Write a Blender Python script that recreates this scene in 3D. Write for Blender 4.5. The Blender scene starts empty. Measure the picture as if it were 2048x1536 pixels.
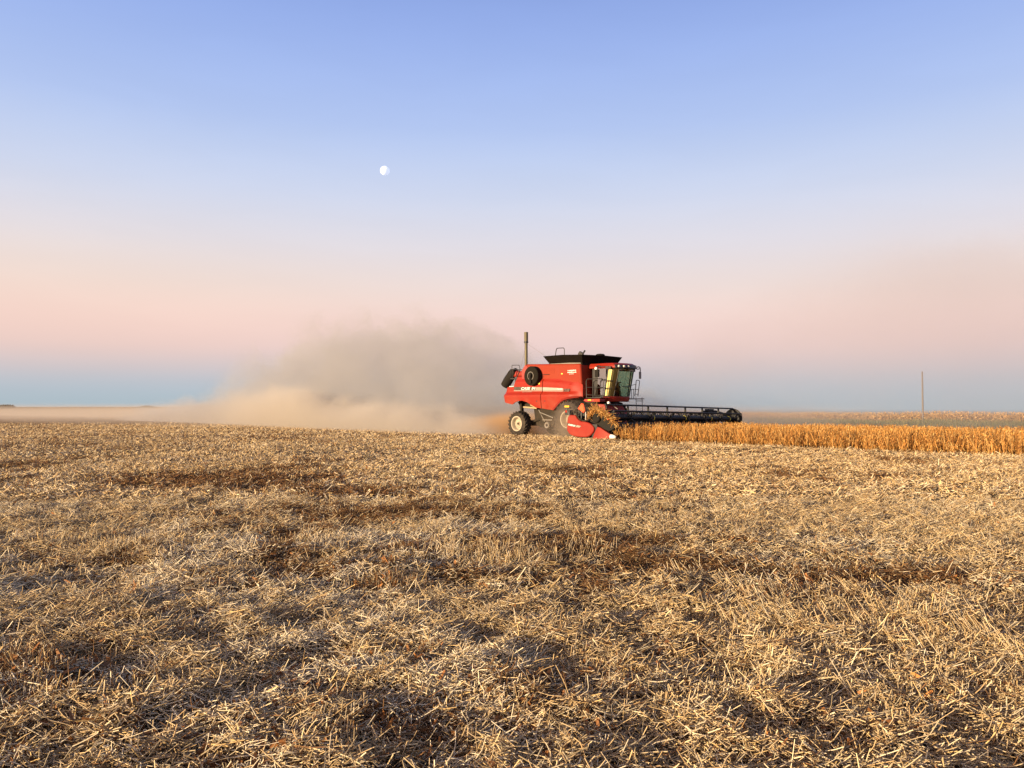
import bpy, bmesh, math, random
import numpy as np
from mathutils import Vector, Matrix

R = math.radians
rng = np.random.default_rng(7)
random.seed(7)
scene = bpy.context.scene
COL = scene.collection

# ------------------------------------------------------------------ camera
cam_d = bpy.data.cameras.new("camera")
cam = bpy.data.objects.new("camera", cam_d)
COL.objects.link(cam)
cam.location = (0, 0, 1.6)
cam.rotation_euler = (R(90 + 1.676), 0, 0)
cam_d.sensor_width = 36
cam_d.lens = 1538 / 2048 * 36
cam_d.clip_start = 0.05
cam_d.clip_end = 40000
scene.camera = cam

# ------------------------------------------------------------------ exposure / render
vs = scene.view_settings
scene.display_settings.display_device = 'sRGB'
vs.view_transform = 'Standard'
vs.look = 'None'
vs.exposure = 0.85
vs.gamma = 1.0
vs.use_curve_mapping = False
scene.cycles.use_denoising = True
scene.cycles.use_adaptive_sampling = True
scene.cycles.adaptive_threshold = 0.015
scene.cycles.max_bounces = 7
scene.cycles.diffuse_bounces = 3
scene.cycles.glossy_bounces = 3
scene.cycles.transmission_bounces = 4
scene.cycles.transparent_max_bounces = 12
scene.cycles.volume_bounces = 2
scene.cycles.volume_step_rate = 1.0
scene.cycles.volume_max_steps = 128
scene.cycles.sample_clamp_indirect = 4.0

# ------------------------------------------------------------------ sun + sky
SUN_EL = 8.0
_sa = Vector((-0.80, -0.60, 0)).normalized()
SUN = Vector((_sa.x * math.cos(R(SUN_EL)), _sa.y * math.cos(R(SUN_EL)), math.sin(R(SUN_EL))))
sun_d = bpy.data.lights.new("sun", 'SUN')
sun_d.energy = 5.0
sun_d.angle = R(0.5)
sun_d.color = (1.0, 0.77, 0.48)
sun = bpy.data.objects.new("sun", sun_d)
COL.objects.link(sun)
sun.location = SUN * 60
sun.rotation_euler = SUN.to_track_quat('Z', 'Y').to_euler()


def lin(r, g, b):
    def f(c):
        c /= 255.0
        return c / 12.92 if c <= 0.04045 else ((c + 0.055) / 1.055) ** 2.4
    return (f(r), f(g), f(b))


class NT:
    """small helper for building node trees"""
    def __init__(self, tree):
        self.t = tree
        tree.nodes.clear()

    def n(self, typ, **kw):
        nd = self.t.nodes.new(typ)
        for k, v in kw.items():
            setattr(nd, k, v)
        return nd

    def l(self, a, b):
        self.t.links.new(a, b)

    def setin(self, sock, v):
        if hasattr(v, 'node'):
            self.l(v, sock)
        elif isinstance(v, (tuple, list)) and len(v) == 3 and sock.type == 'RGBA':
            sock.default_value = (*v, 1)
        else:
            sock.default_value = v

    def m(self, op, a, b=None, c=None, clamp=False):
        nd = self.n('ShaderNodeMath', operation=op)
        nd.use_clamp = clamp
        for i, v in enumerate((a, b, c)):
            if v is not None:
                self.setin(nd.inputs[i], v)
        return nd.outputs[0]

    def smooth(self, x, a, b):
        nd = self.n('ShaderNodeMapRange', interpolation_type='SMOOTHSTEP')
        self.setin(nd.inputs['Value'], x)
        nd.inputs['From Min'].default_value = a
        nd.inputs['From Max'].default_value = b
        return nd.outputs[0]

    def ramp(self, x, stops, interp='LINEAR'):
        nd = self.n('ShaderNodeValToRGB')
        self.setin(nd.inputs[0], x)
        cr = nd.color_ramp
        cr.interpolation = interp
        while len(cr.elements) < len(stops):
            cr.elements.new(0.5)
        for e, (p, c) in zip(cr.elements, stops):
            e.position = p
            e.color = (*c, 1) if not isinstance(c, (int, float)) else (c, c, c, 1)
        return nd.outputs[0]

    def mix(self, fac, a, b, blend='MIX'):
        nd = self.n('ShaderNodeMix', data_type='RGBA', blend_type=blend)
        self.setin(nd.inputs['Factor'], fac)
        self.setin(nd.inputs[6], a)
        self.setin(nd.inputs[7], b)
        return nd.outputs[2]

    def noise(self, vec, scale, detail=3.0, rough=0.55, dist=0.0):
        nd = self.n('ShaderNodeTexNoise')
        if vec is not None:
            self.l(vec, nd.inputs['Vector'])
        nd.inputs['Scale'].default_value = scale
        nd.inputs['Detail'].default_value = detail
        nd.inputs['Roughness'].default_value = rough
        nd.inputs['Distortion'].default_value = dist
        return nd


world = bpy.data.worlds.new("World")
scene.world = world
world.use_nodes = True
w = NT(world.node_tree)
tc = w.n('ShaderNodeTexCoord')
nrm = w.n('ShaderNodeVectorMath', operation='NORMALIZE')
w.l(tc.outputs['Generated'], nrm.inputs[0])
sep = w.n('ShaderNodeSeparateXYZ')
w.l(nrm.outputs[0], sep.inputs[0])
el = w.m('ARCSINE', sep.outputs['Z'])
el01 = w.m('DIVIDE', el, R(60.0), clamp=True)          # 0..60 degrees
deg = lambda d: d / 60.0
SKY = [
    (deg(0.0), lin(174, 191, 200)),
    (deg(1.2), lin(182, 196, 208)),
    (deg(2.5), lin(206, 200, 207)),
    (deg(4.2), lin(241, 210, 206)),
    (deg(6.4), lin(250, 219, 211)),
    (deg(8.6), lin(243, 224, 217)),
    (deg(11.4), lin(233, 226, 232)),
    (deg(15.2), lin(212, 221, 243)),
    (deg(20.0), lin(182, 203, 246)),
    (deg(28.5), lin(142, 171, 241)),
    (deg(40.0), lin(104, 118, 165)),
    (deg(60.0), lin(60, 66, 86)),
]
skycol = w.ramp(el01, SKY, 'B_SPLINE')
# peachier towards the left, and a faint uneven haze
azf = w.smooth(w.m('MULTIPLY', sep.outputs['X'], -1.0), -.05, .55)
band = w.m('MULTIPLY', w.smooth(el, R(1.0), R(4.5)), w.m('SUBTRACT', 1.0, w.smooth(el, R(8.0), R(16.0))))
skycol = w.mix(w.m('MULTIPLY', azf, band), skycol, w.mix(1.0, skycol, (1.03, 1.0, .95), 'MULTIPLY'))
mp_ = w.n('ShaderNodeMapping'); mp_.inputs['Scale'].default_value = (3.0, 3.0, 14.0)
w.l(nrm.outputs[0], mp_.inputs['Vector'])
hz_n = w.smooth(w.noise(mp_.outputs[0], 1.3, 5, .55, .4).outputs[0], .3, .7)
hz_k = w.m('ADD', .988, w.m('MULTIPLY', hz_n, .024))
hz_c = w.n('ShaderNodeCombineColor')
for i_ in range(3): w.l(hz_k, hz_c.inputs[i_])
skycol = w.mix(1.0, skycol, hz_c.outputs[0], 'MULTIPLY')
# warm glow of the low sun behind the photographer
dotn = w.n('ShaderNodeVectorMath', operation='DOT_PRODUCT')
w.l(nrm.outputs[0], dotn.inputs[0])
dotn.inputs[1].default_value = SUN
glow = w.m('POWER', w.m('MAXIMUM', dotn.outputs['Value'], 0.0), 7.0)
glowc = w.mix(glow, (0, 0, 0), (2.4, 1.25, 0.42))
skyg = w.mix(1.0, skycol, glowc, 'ADD')
nis = w.n('ShaderNodeTexSky', sky_type='NISHITA')
nis.sun_disc = False
nis.sun_elevation = R(SUN_EL)
nis.sun_rotation = math.atan2(SUN.x, SUN.y)
nis_s = w.mix(1.0, nis.outputs[0], (0.10, 0.10, 0.10), 'MULTIPLY')
skyall = w.mix(0.05, skyg, nis_s)
low = w.smooth(sep.outputs['Z'], -0.012, -0.002)
final = w.mix(low, lin(120, 105, 90), skyall)
bg = w.n('ShaderNodeBackground')
w.l(final, bg.inputs['Color'])
bg.inputs['Strength'].default_value = 0.555
wo = w.n('ShaderNodeOutputWorld')
w.l(bg.outputs[0], wo.inputs['Surface'])

# ------------------------------------------------------------------ layout of the field
H = np.array([.70, -.714, 0.]); H /= np.linalg.norm(H)      # direction the combine drives
N = np.array([-H[1], H[0], 0.])                             # its left hand side
ORG = np.array([4.23, 41.35, 0.])                           # ground under the front axle
T0 = float(ORG @ N)
STRIP_LO, STRIP_HI = T0 - 3.35, T0 + 8.85                   # standing soybeans lie in this band
CUT_X = 3.15                                                # knife position in combine coordinates


class VNoise:
    def __init__(self, seed, n=257):
        self.g = np.random.default_rng(seed).random((n, n)); self.n = n

    def __call__(self, x, y, s):
        x = np.asarray(x) * s + 1000.37; y = np.asarray(y) * s + 1000.71
        xi = np.floor(x).astype(int); yi = np.floor(y).astype(int)
        fx = x - xi; fy = y - yi
        fx = fx * fx * (3 - 2 * fx); fy = fy * fy * (3 - 2 * fy)
        n = self.n
        a = self.g[xi % n, yi % n]; b = self.g[(xi + 1) % n, yi % n]
        c = self.g[xi % n, (yi + 1) % n]; d = self.g[(xi + 1) % n, (yi + 1) % n]
        return (a * (1 - fx) + b * fx) * (1 - fy) + (c * (1 - fx) + d * fx) * fy


vn1, vn2, vn3, vn4, vn5 = [VNoise(s) for s in (11, 22, 33, 44, 55)]


def sstep(x, a, b):
    t = np.clip((x - a) / (b - a), 0, 1)
    return t * t * (3 - 2 * t)


def land(x, y):
    """large shape of the ground: level near the camera, falling away beyond the crop"""
    x = np.asarray(x, float); y = np.asarray(y, float)
    t = x * N[0] + y * N[1]
    d = np.sqrt(x * x + y * y)
    a = np.clip(0.018 * (t - 29.0), 0, 2.9)
    b = 0.028 * np.clip(x - 5, 0, None) * sstep(d, 60, 220)
    return -np.maximum(a, b)


def relief(x, y):
    d = np.sqrt(np.asarray(x) ** 2 + np.asarray(y) ** 2)
    fade = 1 - 0.75 * sstep(d, 20, 60)
    fade = fade * (1 - sstep(d, 90, 160))
    r = 0.055 * (vn1(x, y, 1.1) - .5) + 0.075 * (vn2(x, y, 2.7) - .5) + 0.085 * (vn3(x, y, 6.5) - .5)
    return r * fade


def gz(x, y):
    return land(x, y) + relief(x, y)


def inband(x, y):
    t = x * N[0] + y * N[1]
    lx = (x - ORG[0]) * H[0] + (y - ORG[1]) * H[1]
    return (t > STRIP_LO) & (t < STRIP_HI) & (lx > CUT_X)


# ------------------------------------------------------------------ object helpers
def tag(o, label=None, cat=None, group=None, kind=None):
    if label: o['label'] = label
    if cat: o['category'] = cat
    if group: o['group'] = group
    if kind: o['kind'] = kind
    return o


def quads_object(name, V, F, mat, col=None, parent=None, smooth=False):
    """mesh from numpy arrays: V (n,3), F (m,4)"""
    me = bpy.data.meshes.new(name)
    me.vertices.add(len(V)); me.vertices.foreach_set('co', np.ascontiguousarray(V, np.float32).ravel())
    me.loops.add(F.size); me.loops.foreach_set('vertex_index', np.ascontiguousarray(F, np.int32).ravel())
    me.polygons.add(len(F))
    k = F.shape[1]
    me.polygons.foreach_set('loop_start', np.arange(0, F.size, k, dtype=np.int32))
    if col is not None:
        at = me.attributes.new('col', 'FLOAT_COLOR', 'POINT')
        c = np.ones((len(V), 4), np.float32); c[:, :3] = col
        at.data.foreach_set('color', c.ravel())
    me.update(calc_edges=True)
    if smooth:
        me.shade_smooth()
    me.materials.append(mat)
    o = bpy.data.objects.new(name, me)
    COL.objects.link(o)
    if parent: o.parent = parent
    return o


class Strips:
    """collects many small stalks/leaves/blades (prisms or ribbons) as one numpy mesh"""
    def __init__(self):
        self.V, self.F, self.C, self.n = [], [], [], 0

    def add(self, P, az, el, L, W, col, rings=2, sides=3, roll=None, bend=None, taper=1.0):
        P = np.asarray(P, float); n = len(P)
        if n == 0: return
        W = np.broadcast_to(W, (n,)); L = np.broadcast_to(L, (n,))
        d = np.stack([np.cos(el) * np.cos(az), np.cos(el) * np.sin(az), np.sin(el)], 1)
        up = np.tile([0., 0., 1.], (n, 1)); up[np.abs(d[:, 2]) > .95] = (1., 0, 0)
        a = np.cross(d, up); a /= np.linalg.norm(a, axis=1)[:, None]
        b = np.cross(d, a)
        if roll is None: roll = rng.random(n) * 6.283
        t = np.linspace(0, 1, rings)
        k = 2 if sides == 2 else sides
        ang = roll[:, None] + (np.array([0, math.pi]) if k == 2 else np.arange(k) * 6.28319 / k)[None]
        off = np.cos(ang)[..., None] * a[:, None] + np.sin(ang)[..., None] * b[:, None]      # n,k,3
        ctr = P[:, None] + d[:, None] * (L[:, None] * t[None])[..., None]                    # n,r,3
        if bend is not None:
            ctr = ctr + bend[:, None] * (t[None, :, None] ** 2)
        wt = W[:, None] * .5 * (1 - (1 - taper) * t[None])
        V = ctr[:, :, None] + off[:, None] * wt[..., None, None]
        idx = np.arange(n * rings * k).reshape(n, rings, k) + self.n
        fs = []
        for j in range(k if k > 2 else 1):
            j2 = (j + 1) % k
            fs.append(np.stack([idx[:, :-1, j], idx[:, :-1, j2], idx[:, 1:, j2], idx[:, 1:, j]], -1).reshape(-1, 4))
        self.V.append(V.reshape(-1, 3)); self.F += fs
        self.C.append(np.repeat(np.asarray(col, float), rings * k, axis=0))
        self.n += n * rings * k

    def build(self, name, mat, parent=None):
        return quads_object(name, np.concatenate(self.V), np.concatenate(self.F), mat, np.concatenate(self.C), parent)


class MB:
    """collects solid shapes; build() links them as one mesh object. fx warps every vertex."""
    def __init__(self, fx=None):
        self.v, self.f, self.fx = [], [], fx

    def add(self, vs_, fs_):
        o = len(self.v)
        self.v += [tuple(map(float, q)) for q in vs_]
        self.f += [tuple(i + o for i in f) for f in fs_]
        return self

    def box(self, x0, x1, y0, y1, z0, z1):
        v = [(x, y, z) for z in (z0, z1) for y in (y0, y1) for x in (x0, x1)]
        return self.add(v, [(0, 2, 3, 1), (4, 5, 7, 6), (0, 1, 5, 4), (2, 6, 7, 3), (0, 4, 6, 2), (1, 3, 7, 5)])

    def hexa(self, a, b):
        """solid between two loops of equal length"""
        n = len(a)
        fs = [(i, (i + 1) % n, n + (i + 1) % n, n + i) for i in range(n)]
        return self.add(list(a) + list(b), fs + [tuple(range(n))[::-1], tuple(range(n, 2 * n))])

    def side(self, poly, y0, y1):
        """polygon in (x,z) extruded along y"""
        return self.hexa([(x, y0, z) for x, z in poly], [(x, y1, z) for x, z in poly])

    def plan(self, poly, z0, z1):
        return self.hexa([(x, y, z0) for x, y in poly], [(x, y, z1) for x, y in poly])

    def tube(self, pts, r, k=8, closed=False):
        pts = [Vector(p) for p in pts]
        n = len(pts); rs = r if isinstance(r, (list, tuple)) else [r] * n
        rings = []
        prev = None
        for i, p in enumerate(pts):
            if i == 0: d = pts[1] - p
            elif i == n - 1: d = p - pts[i - 1]
            else: d = (pts[i + 1] - p).normalized() + (p - pts[i - 1]).normalized()
            d.normalize()
            ref = prev if prev is not None else (Vector((0, 0, 1)) if abs(d.z) < .9 else Vector((1, 0, 0)))
            a = (ref - d * ref.dot(d)).normalized(); prev = a
            b = d.cross(a)
            rings.append([p + (a * math.cos(q) + b * math.sin(q)) * rs[i] for q in [6.28319 * j / k for j in range(k)]])
        v = [q for rg in rings for q in rg]
        f = [(i * k + j, i * k + (j + 1) % k, (i + 1) * k + (j + 1) % k, (i + 1) * k + j) for i in range(n - 1) for j in range(k)]
        f += [tuple(range(k))[::-1], tuple(range((n - 1) * k, n * k))]
        return self.add(v, f)

    def lathe(self, prof, c, axis='y', k=40, closed=True):
        """prof: (radius, offset along axis), revolved about an axis through c"""
        n = len(prof); v = []
        for r, o in prof:
            for j in range(k):
                q = 6.28319 * j / k
                if axis == 'y': v.append((c[0] + r * math.cos(q), c[1] + o, c[2] + r * math.sin(q)))
                elif axis == 'z': v.append((c[0] + r * math.cos(q), c[1] + r * math.sin(q), c[2] + o))
                else: v.append((c[0] + o, c[1] + r * math.cos(q), c[2] + r * math.sin(q)))
        rg = n if closed else n - 1
        f = [(i * k + j, i * k + (j + 1) % k, ((i + 1) % n) * k + (j + 1) % k, ((i + 1) % n) * k + j) for i in range(rg) for j in range(k)]
        return self.add(v, f)

    def build(self, name, mat, parent=None, bevel=0, angle=35, smooth=True):
        me = bpy.data.meshes.new(name)
        v = [self.fx(q) for q in self.v] if self.fx else self.v
        me.from_pydata(v, [], self.f)
        bm = bmesh.new(); bm.from_mesh(me)
        bmesh.ops.recalc_face_normals(bm, faces=bm.faces)
        bm.to_mesh(me); bm.free()
        if smooth:
            me.shade_smooth(); me.set_sharp_from_angle(angle=R(angle))
        me.materials.append(mat)
        o = bpy.data.objects.new(name, me)
        COL.objects.link(o)
        if parent: o.parent = parent
        if bevel:
            bv = o.modifiers.new('bevel', 'BEVEL'); bv.width = bevel; bv.segments = 2
            bv.limit_method = 'ANGLE'; bv.angle_limit = R(40)
        return o


# ------------------------------------------------------------------ materials
def principled(name, base, rough=.5, metal=0., spec=.5, vary=0.12, nscale=6., dust=0., dustcol=(.36, .26, .17), coat=0., bump=0., film=0.):
    m = bpy.data.materials.new(name); m.use_nodes = True
    t = NT(m.node_tree)
    out = t.n('ShaderNodeOutputMaterial'); p = t.n('ShaderNodeBsdfPrincipled')
    t.l(p.outputs[0], out.inputs['Surface'])
    co = t.n('ShaderNodeTexCoord').outputs['Object']
    nz = t.noise(co, nscale, 4)
    dk = tuple(c * (1 - vary) for c in base); lt = tuple(min(1, c * (1 + vary)) for c in base)
    c = t.mix(nz.outputs[0], dk, lt)
    if dust:
        n2 = t.noise(co, nscale * .35, 5, .6)
        f = t.m('MULTIPLY', t.smooth(n2.outputs[0], .35, .75), dust)
        f = t.m('ADD', f, dust * .35)
        if film:
            hgt = t.n('ShaderNodeSeparateXYZ'); t.l(co, hgt.inputs[0])
            n3 = t.noise(co, 1.1, 5, .65, .6)
            f = t.m('ADD', f, t.m('MULTIPLY', t.m('SUBTRACT', 1.0, t.smooth(hgt.outputs[2], 1.5, 2.6)), t.m('MULTIPLY', t.smooth(n3.outputs[0], .35, .7), film)), clamp=True)
        c = t.mix(f, c, dustcol)
        t.setin(p.inputs['Roughness'], t.m('ADD', t.m('MULTIPLY', f, .5), rough, clamp=True))
    else:
        p.inputs['Roughness'].default_value = rough
    t.setin(p.inputs['Base Color'], c)
    p.inputs['Metallic'].default_value = metal
    p.inputs['Specular IOR Level'].default_value = spec
    p.inputs['Coat Weight'].default_value = coat
    p.inputs['Coat Roughness'].default_value = .12
    if bump:
        b = t.n('ShaderNodeBump'); b.inputs['Strength'].default_value = bump
        t.l(t.noise(co, nscale * 4, 4).outputs[0], b.inputs['Height']); t.l(b.outputs[0], p.inputs['Normal'])
    return m


def attr_mat(name, rough=.75, trans=0.0, spec=.25):
    """plant material coloured per stalk by the mesh's own colour attribute"""
    m = bpy.data.materials.new(name); m.use_nodes = True
    t = NT(m.node_tree)
    out = t.n('ShaderNodeOutputMaterial'); p = t.n('ShaderNodeBsdfPrincipled')
    a = t.n('ShaderNodeAttribute', attribute_name='col')
    t.l(a.outputs['Color'], p.inputs['Base Color'])
    p.inputs['Roughness'].default_value = rough
    p.inputs['Specular IOR Level'].default_value = spec
    if trans:
        tr = t.n('ShaderNodeBsdfTranslucent'); t.l(a.outputs['Color'], tr.inputs['Color'])
        mx = t.n('ShaderNodeMixShader'); mx.inputs[0].default_value = trans
        t.l(p.outputs[0], mx.inputs[1]); t.l(tr.outputs[0], mx.inputs[2]); t.l(mx.outputs[0], out.inputs['Surface'])
    else:
        t.l(p.outputs[0], out.inputs['Surface'])
    return m


def glass_mat(name, tint, ior=1.55, rough=.03, refl=(1, 1, 1)):
    m = bpy.data.materials.new(name); m.use_nodes = True
    t = NT(m.node_tree)
    out = t.n('ShaderNodeOutputMaterial')
    tr = t.n('ShaderNodeBsdfTransparent'); tr.inputs[0].default_value = (*tint, 1)
    gl = t.n('ShaderNodeBsdfGlossy'); gl.inputs[0].default_value = (*refl, 1); gl.inputs['Roughness'].default_value = rough
    fr = t.n('ShaderNodeFresnel'); fr.inputs[0].default_value = ior
    mx = t.n('ShaderNodeMixShader')
    bf = t.n('ShaderNodeNewGeometry').outputs['Backfacing']
    t.setin(mx.inputs[0], t.m('MULTIPLY', fr.outputs[0], t.m('SUBTRACT', 1.0, bf))); t.l(tr.outputs[0], mx.inputs[1]); t.l(gl.outputs[0], mx.inputs[2])
    t.l(mx.outputs[0], out.inputs['Surface'])
    return m


M = {}
M['red'] = principled('red_paint', (.265, .0125, .0032), .48, spec=.25, vary=.10, nscale=2.5, dust=.05, dustcol=(.28, .12, .065), coat=0, film=.30)
M['tankred'] = principled('dusty_red_paint', (.255, .020, .0055), .58, spec=.22, vary=.12, nscale=1.6, dust=.2, dustcol=(.28, .085, .04))
M['red2'] = principled('red_header_paint', (.25, .011, .0045), .5, spec=.22, vary=.10, nscale=3, dust=.10, dustcol=(.42, .22, .14), coat=0)
M['darkred'] = principled('dark_red_paint', (.30, .012, .010), .5, dust=.2, dustcol=(.25, .13, .09))
M['black'] = principled('black_steel', (.012, .012, .013), .45, dust=.10, dustcol=(.12, .09, .06))
M['rubberdark'] = principled('black_rubber_flap', (.010, .009, .008), .75, spec=.2, dust=.3, dustcol=(.035, .027, .018))
M['hopper'] = principled('hopper_black_sheet', (.006, .0045, .0025), .75, spec=.2, dust=.25, dustcol=(.018, .012, .006))
M['tyre'] = principled('tyre_rubber', (.016, .014, .013), .85, spec=.2, dust=.65, dustcol=(.085, .066, .048), bump=.2)
M['rim'] = principled('cream_rim', (.46, .40, .30), .5, dust=.5, dustcol=(.28, .21, .14))
M['grey'] = principled('grey_steel', (.20, .19, .18), .55, metal=.2, dust=.5, dustcol=(.22, .17, .12))
M['under'] = principled('dusty_underbody', (.022, .019, .016), .8, spec=.2, dust=.5, dustcol=(.07, .052, .034))
M['tan'] = principled('tan_dusty_bar', (.42, .32, .17), .7, dust=.4)
M['pipe'] = principled('olive_pipe', (.13, .11, .06), .5, metal=.3, dust=.3, dustcol=(.10, .075, .04))
M['white'] = principled('white_plastic', (.74, .71, .66), .4, vary=.04)
M['decalblack'] = principled('decal_black', (.025, .022, .018), .4, dust=.15)
M['decalgrey'] = principled('decal_silver', (.27, .25, .21), .4, dust=.15)
M['decalsilver'] = principled('decal_pale', (.36, .33, .28), .4, vary=.04)
M['outline'] = principled('decal_outline', (.20, .09, .07), .5)
M['orange'] = principled('orange_reflector', (.75, .07, .01), .4, vary=.05)
M['amber'] = principled('amber_lens', (.95, .55, .04), .3, vary=.04)
M['yellow'] = principled('yellow_band', (.85, .72, .10), .5, vary=.05)
M['tube'] = principled('reel_tube_blue_black', (.007, .010, .017), .45, spec=.3, vary=.1)
M['reeldark'] = principled('reel_black', (.006, .0055, .005), .6, dust=.08, dustcol=(.03, .022, .015))
M['tine'] = principled('reel_tine', (.009, .008, .007), .6)
M['shield'] = principled('reel_end_shield', (.012, .011, .009), .7, spec=.2, dust=.3, dustcol=(.035, .028, .018))
M['lamp'] = principled('lamp_lens', (.90, .84, .70), .15, vary=.03, spec=.8)
M['seat'] = principled('cab_interior', (.05, .045, .042), .8)
M['headliner'] = principled('cab_lining', (.16, .17, .13), .8)
M['glass'] = glass_mat('cab_glass', (.55, .62, .56), 4.2, .03)
M['glass_front'] = glass_mat('cab_glass_front', (.68, .75, .66), 1.5, .02)
M['glass_corner'] = glass_mat('cab_glass_corner', (.40, .42, .34), 2.9, .40, (1.0, .84, .36))  # yellow glint of the low sun is painted into this pane's reflection tint
M['straw'] = attr_mat('straw', .7, 0.0, .3)
M['soy'] = attr_mat('soy_stalks', .75, .12, .2)
M['corn'] = attr_mat('corn_stalks', .8, .12, .2)
M['grass'] = attr_mat('verge_grass', .8, .15, .2)
M['wood'] = principled('weathered_pole', (.15, .13, .11), .85, nscale=3)
M['trees'] = principled('far_trees', (.035, .04, .035), .9)
M['screen'] = principled('radiator_screen_mesh', (.009, .0075, .005), .85, spec=.2, dust=.3, dustcol=(.024, .018, .010), bump=.3)

# ------------------------------------------------------------------ ground
gm = bpy.data.materials.new('field_soil'); gm.use_nodes = True
t = NT(gm.node_tree)
out = t.n('ShaderNodeOutputMaterial'); p = t.n('ShaderNodeBsdfPrincipled')
t.l(p.outputs[0], out.inputs['Surface'])
co = t.n('ShaderNodeTexCoord').outputs['Object']
geo = t.n('ShaderNodeVectorMath', operation='LENGTH'); t.l(co, geo.inputs[0])
dist = geo.outputs['Value']
fine = t.noise(co, 42, 6, .7, 1.2)
mid = t.noise(co, 3.2, 5, .6)
big = t.noise(co, .09, 4, .55)
# close to: dark soil under chopped chaff; the chaff is the same straw that lies everywhere
soilc = t.mix(mid.outputs[0], (.012, .008, .005), (.042, .028, .016))
chaffc = t.mix(t.noise(co, 11, 4).outputs[0], (.34, .215, .095), (.56, .39, .20))
cf = t.smooth(fine.outputs[0], .46, .62)
nearc = t.mix(t.m('MULTIPLY', cf, .72), soilc, chaffc)
farc = t.mix(big.outputs[0], (.25, .145, .058), (.40, .25, .115))
farc = t.mix(t.smooth(mid.outputs[0], .35, .7), t.mix(.45, farc, (.13, .07, .03)), farc)
c = t.mix(t.smooth(dist, 22, 60), nearc, farc)
t.setin(p.inputs['Base Color'], c)
p.inputs['Roughness'].default_value = .95
p.inputs['Specular IOR Level'].default_value = .1
b = t.n('ShaderNodeBump'); b.inputs['Strength'].default_value = .7; b.inputs['Distance'].default_value = .03
hh = t.m('ADD', fine.outputs[0], t.m('MULTIPLY', mid.outputs[0], 2.0))
t.l(hh, b.inputs['Height']); t.l(b.outputs[0], p.inputs['Normal'])

NA = 480
radii = [0.4]
while radii[-1] < 9000:
    r_ = radii[-1]
    radii.append(r_ * (1.0125 if r_ < 40 else 1.03))
radii = np.array(radii)
# finer angular steps towards the field in front, coarser behind
u = np.linspace(0, 1, NA, endpoint=False)
ang = math.pi / 2 + (u - .5) * 2 * math.pi - 0.75 * np.sin((u - .5) * 2 * math.pi)
X = radii[:, None] * np.cos(ang)[None]; Y = radii[:, None] * np.sin(ang)[None]
Z = gz(X, Y)
V = np.stack([X, Y, Z], -1).reshape(-1, 3)
idx = np.arange(len(radii) * NA).reshape(len(radii), NA)
nx = np.roll(idx, -1, axis=1)
F = np.stack([idx[:-1], idx[1:], nx[1:], nx[:-1]], -1).reshape(-1, 4)
V = np.concatenate([V, [[0, 0, gz(0, 0)]]])
ctr = len(V) - 1
fan = np.stack([np.full(NA // 2, ctr), idx[0, 0::2], idx[0, 1::2], np.roll(idx[0, 0::2], -1)], -1)
ground = quads_object('ground', V, np.concatenate([F, fan]), gm, smooth=True)
tag(ground, 'harvested field of dark soil and chopped tan straw', 'field', kind='structure')

# a redder worked field far off on the left
mp = principled('plowed_soil', (.20, .095, .05), .95, vary=.2, nscale=.02)
px_ = np.linspace(-420, -120, 13); py_ = np.linspace(225, 330, 7)
PX, PY = np.meshgrid(px_, py_, indexing='ij')
PXs = PX - (PY - 225) * .5
V = np.stack([PXs, PY, gz(PXs, PY) + .12], -1).reshape(-1, 3)
idx = np.arange(13 * 7).reshape(13, 7)
F = np.stack([idx[:-1, :-1], idx[1:, :-1], idx[1:, 1:], idx[:-1, 1:]], -1).reshape(-1, 4)
tag(quads_object('plowed_field', V, F, mp, smooth=True), 'reddish brown worked field far beyond the stubble', 'field', kind='structure')

# ------------------------------------------------------------------ straw and stubble on the ground
PAL = np.array([(.80, .62, .36), (.72, .52, .27), (.62, .47, .28), (.62, .52, .37), (.46, .31, .15), (.76, .53, .23), (.27, .14, .06), (.90, .76, .50)])
PRB = np.array([.20, .18, .15, .14, .12, .07, .06, .08])


def chaffy(x, y):
    """0..1: where bleached whitish chaff lies thickest"""
    m = sstep(vn3(x, y, .5) * .4 + vn1(x, y, 1.4) * .3 + vn5(x, y, 4.1) * .3, .42, .66)
    return np.clip(m * (.55 + .45 * sstep(-x, -1.5, 1.5)) * (1 - .65 * sstep(y, 9, 15)), 0, 1)


def palette(n, dark=None, pale=None):
    c = PAL[rng.choice(len(PAL), n, p=PRB)] * rng.uniform(.45, 1.12, (n, 1))
    if pale is not None:
        wh = np.array((.92, .79, .56)) * rng.uniform(.7, 1.0, (n, 1))
        c = np.where((rng.random(n) < pale * .75)[:, None], wh, c)
    if dark is not None:
        brown = np.array((.15, .078, .03)) * rng.uniform(.6, 1.5, (n, 1))
        use = rng.random(n) < dark
        c = np.where(use[:, None], brown, c)
    return c


def litter(x, y):
    """0..1: where dark brown leaf litter lies instead of pale straw"""
    m = .75 * sstep(vn4(x, y, .42) * .4 + vn5(x, y, 1.3) * .3 + vn2(x, y, 3.7) * .3, .60, .76)
    for cx, cy, rx, ry in ((-6.1, 16.6, 2.3, 1.9), (-3.2, 14.2, 1.7, .9), (-2.1, 11.3, 2.2, .9), (.4, 8.9, 1.6, .6), (1.7, 7.7, 1.2, .45), (3.6, 7.2, 1.1, .45), (.1, 4.35, .35, .22), (-.55, 3.95, .3, .2), (-2.5, 4.6, .4, .35), (2.4, 6.4, .7, .25)):
        q = ((x - cx) / rx) ** 2 + ((y - cy) / ry) ** 2 + (vn5(x, y, 1.3) - .5) * 1.5 + (vn2(x, y, 3.1) - .5) * 1.5
        m = np.maximum(m, (.85 if cy > 7 else .45) * (1 - sstep(q, .1, 1.8)))
    return m


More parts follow.
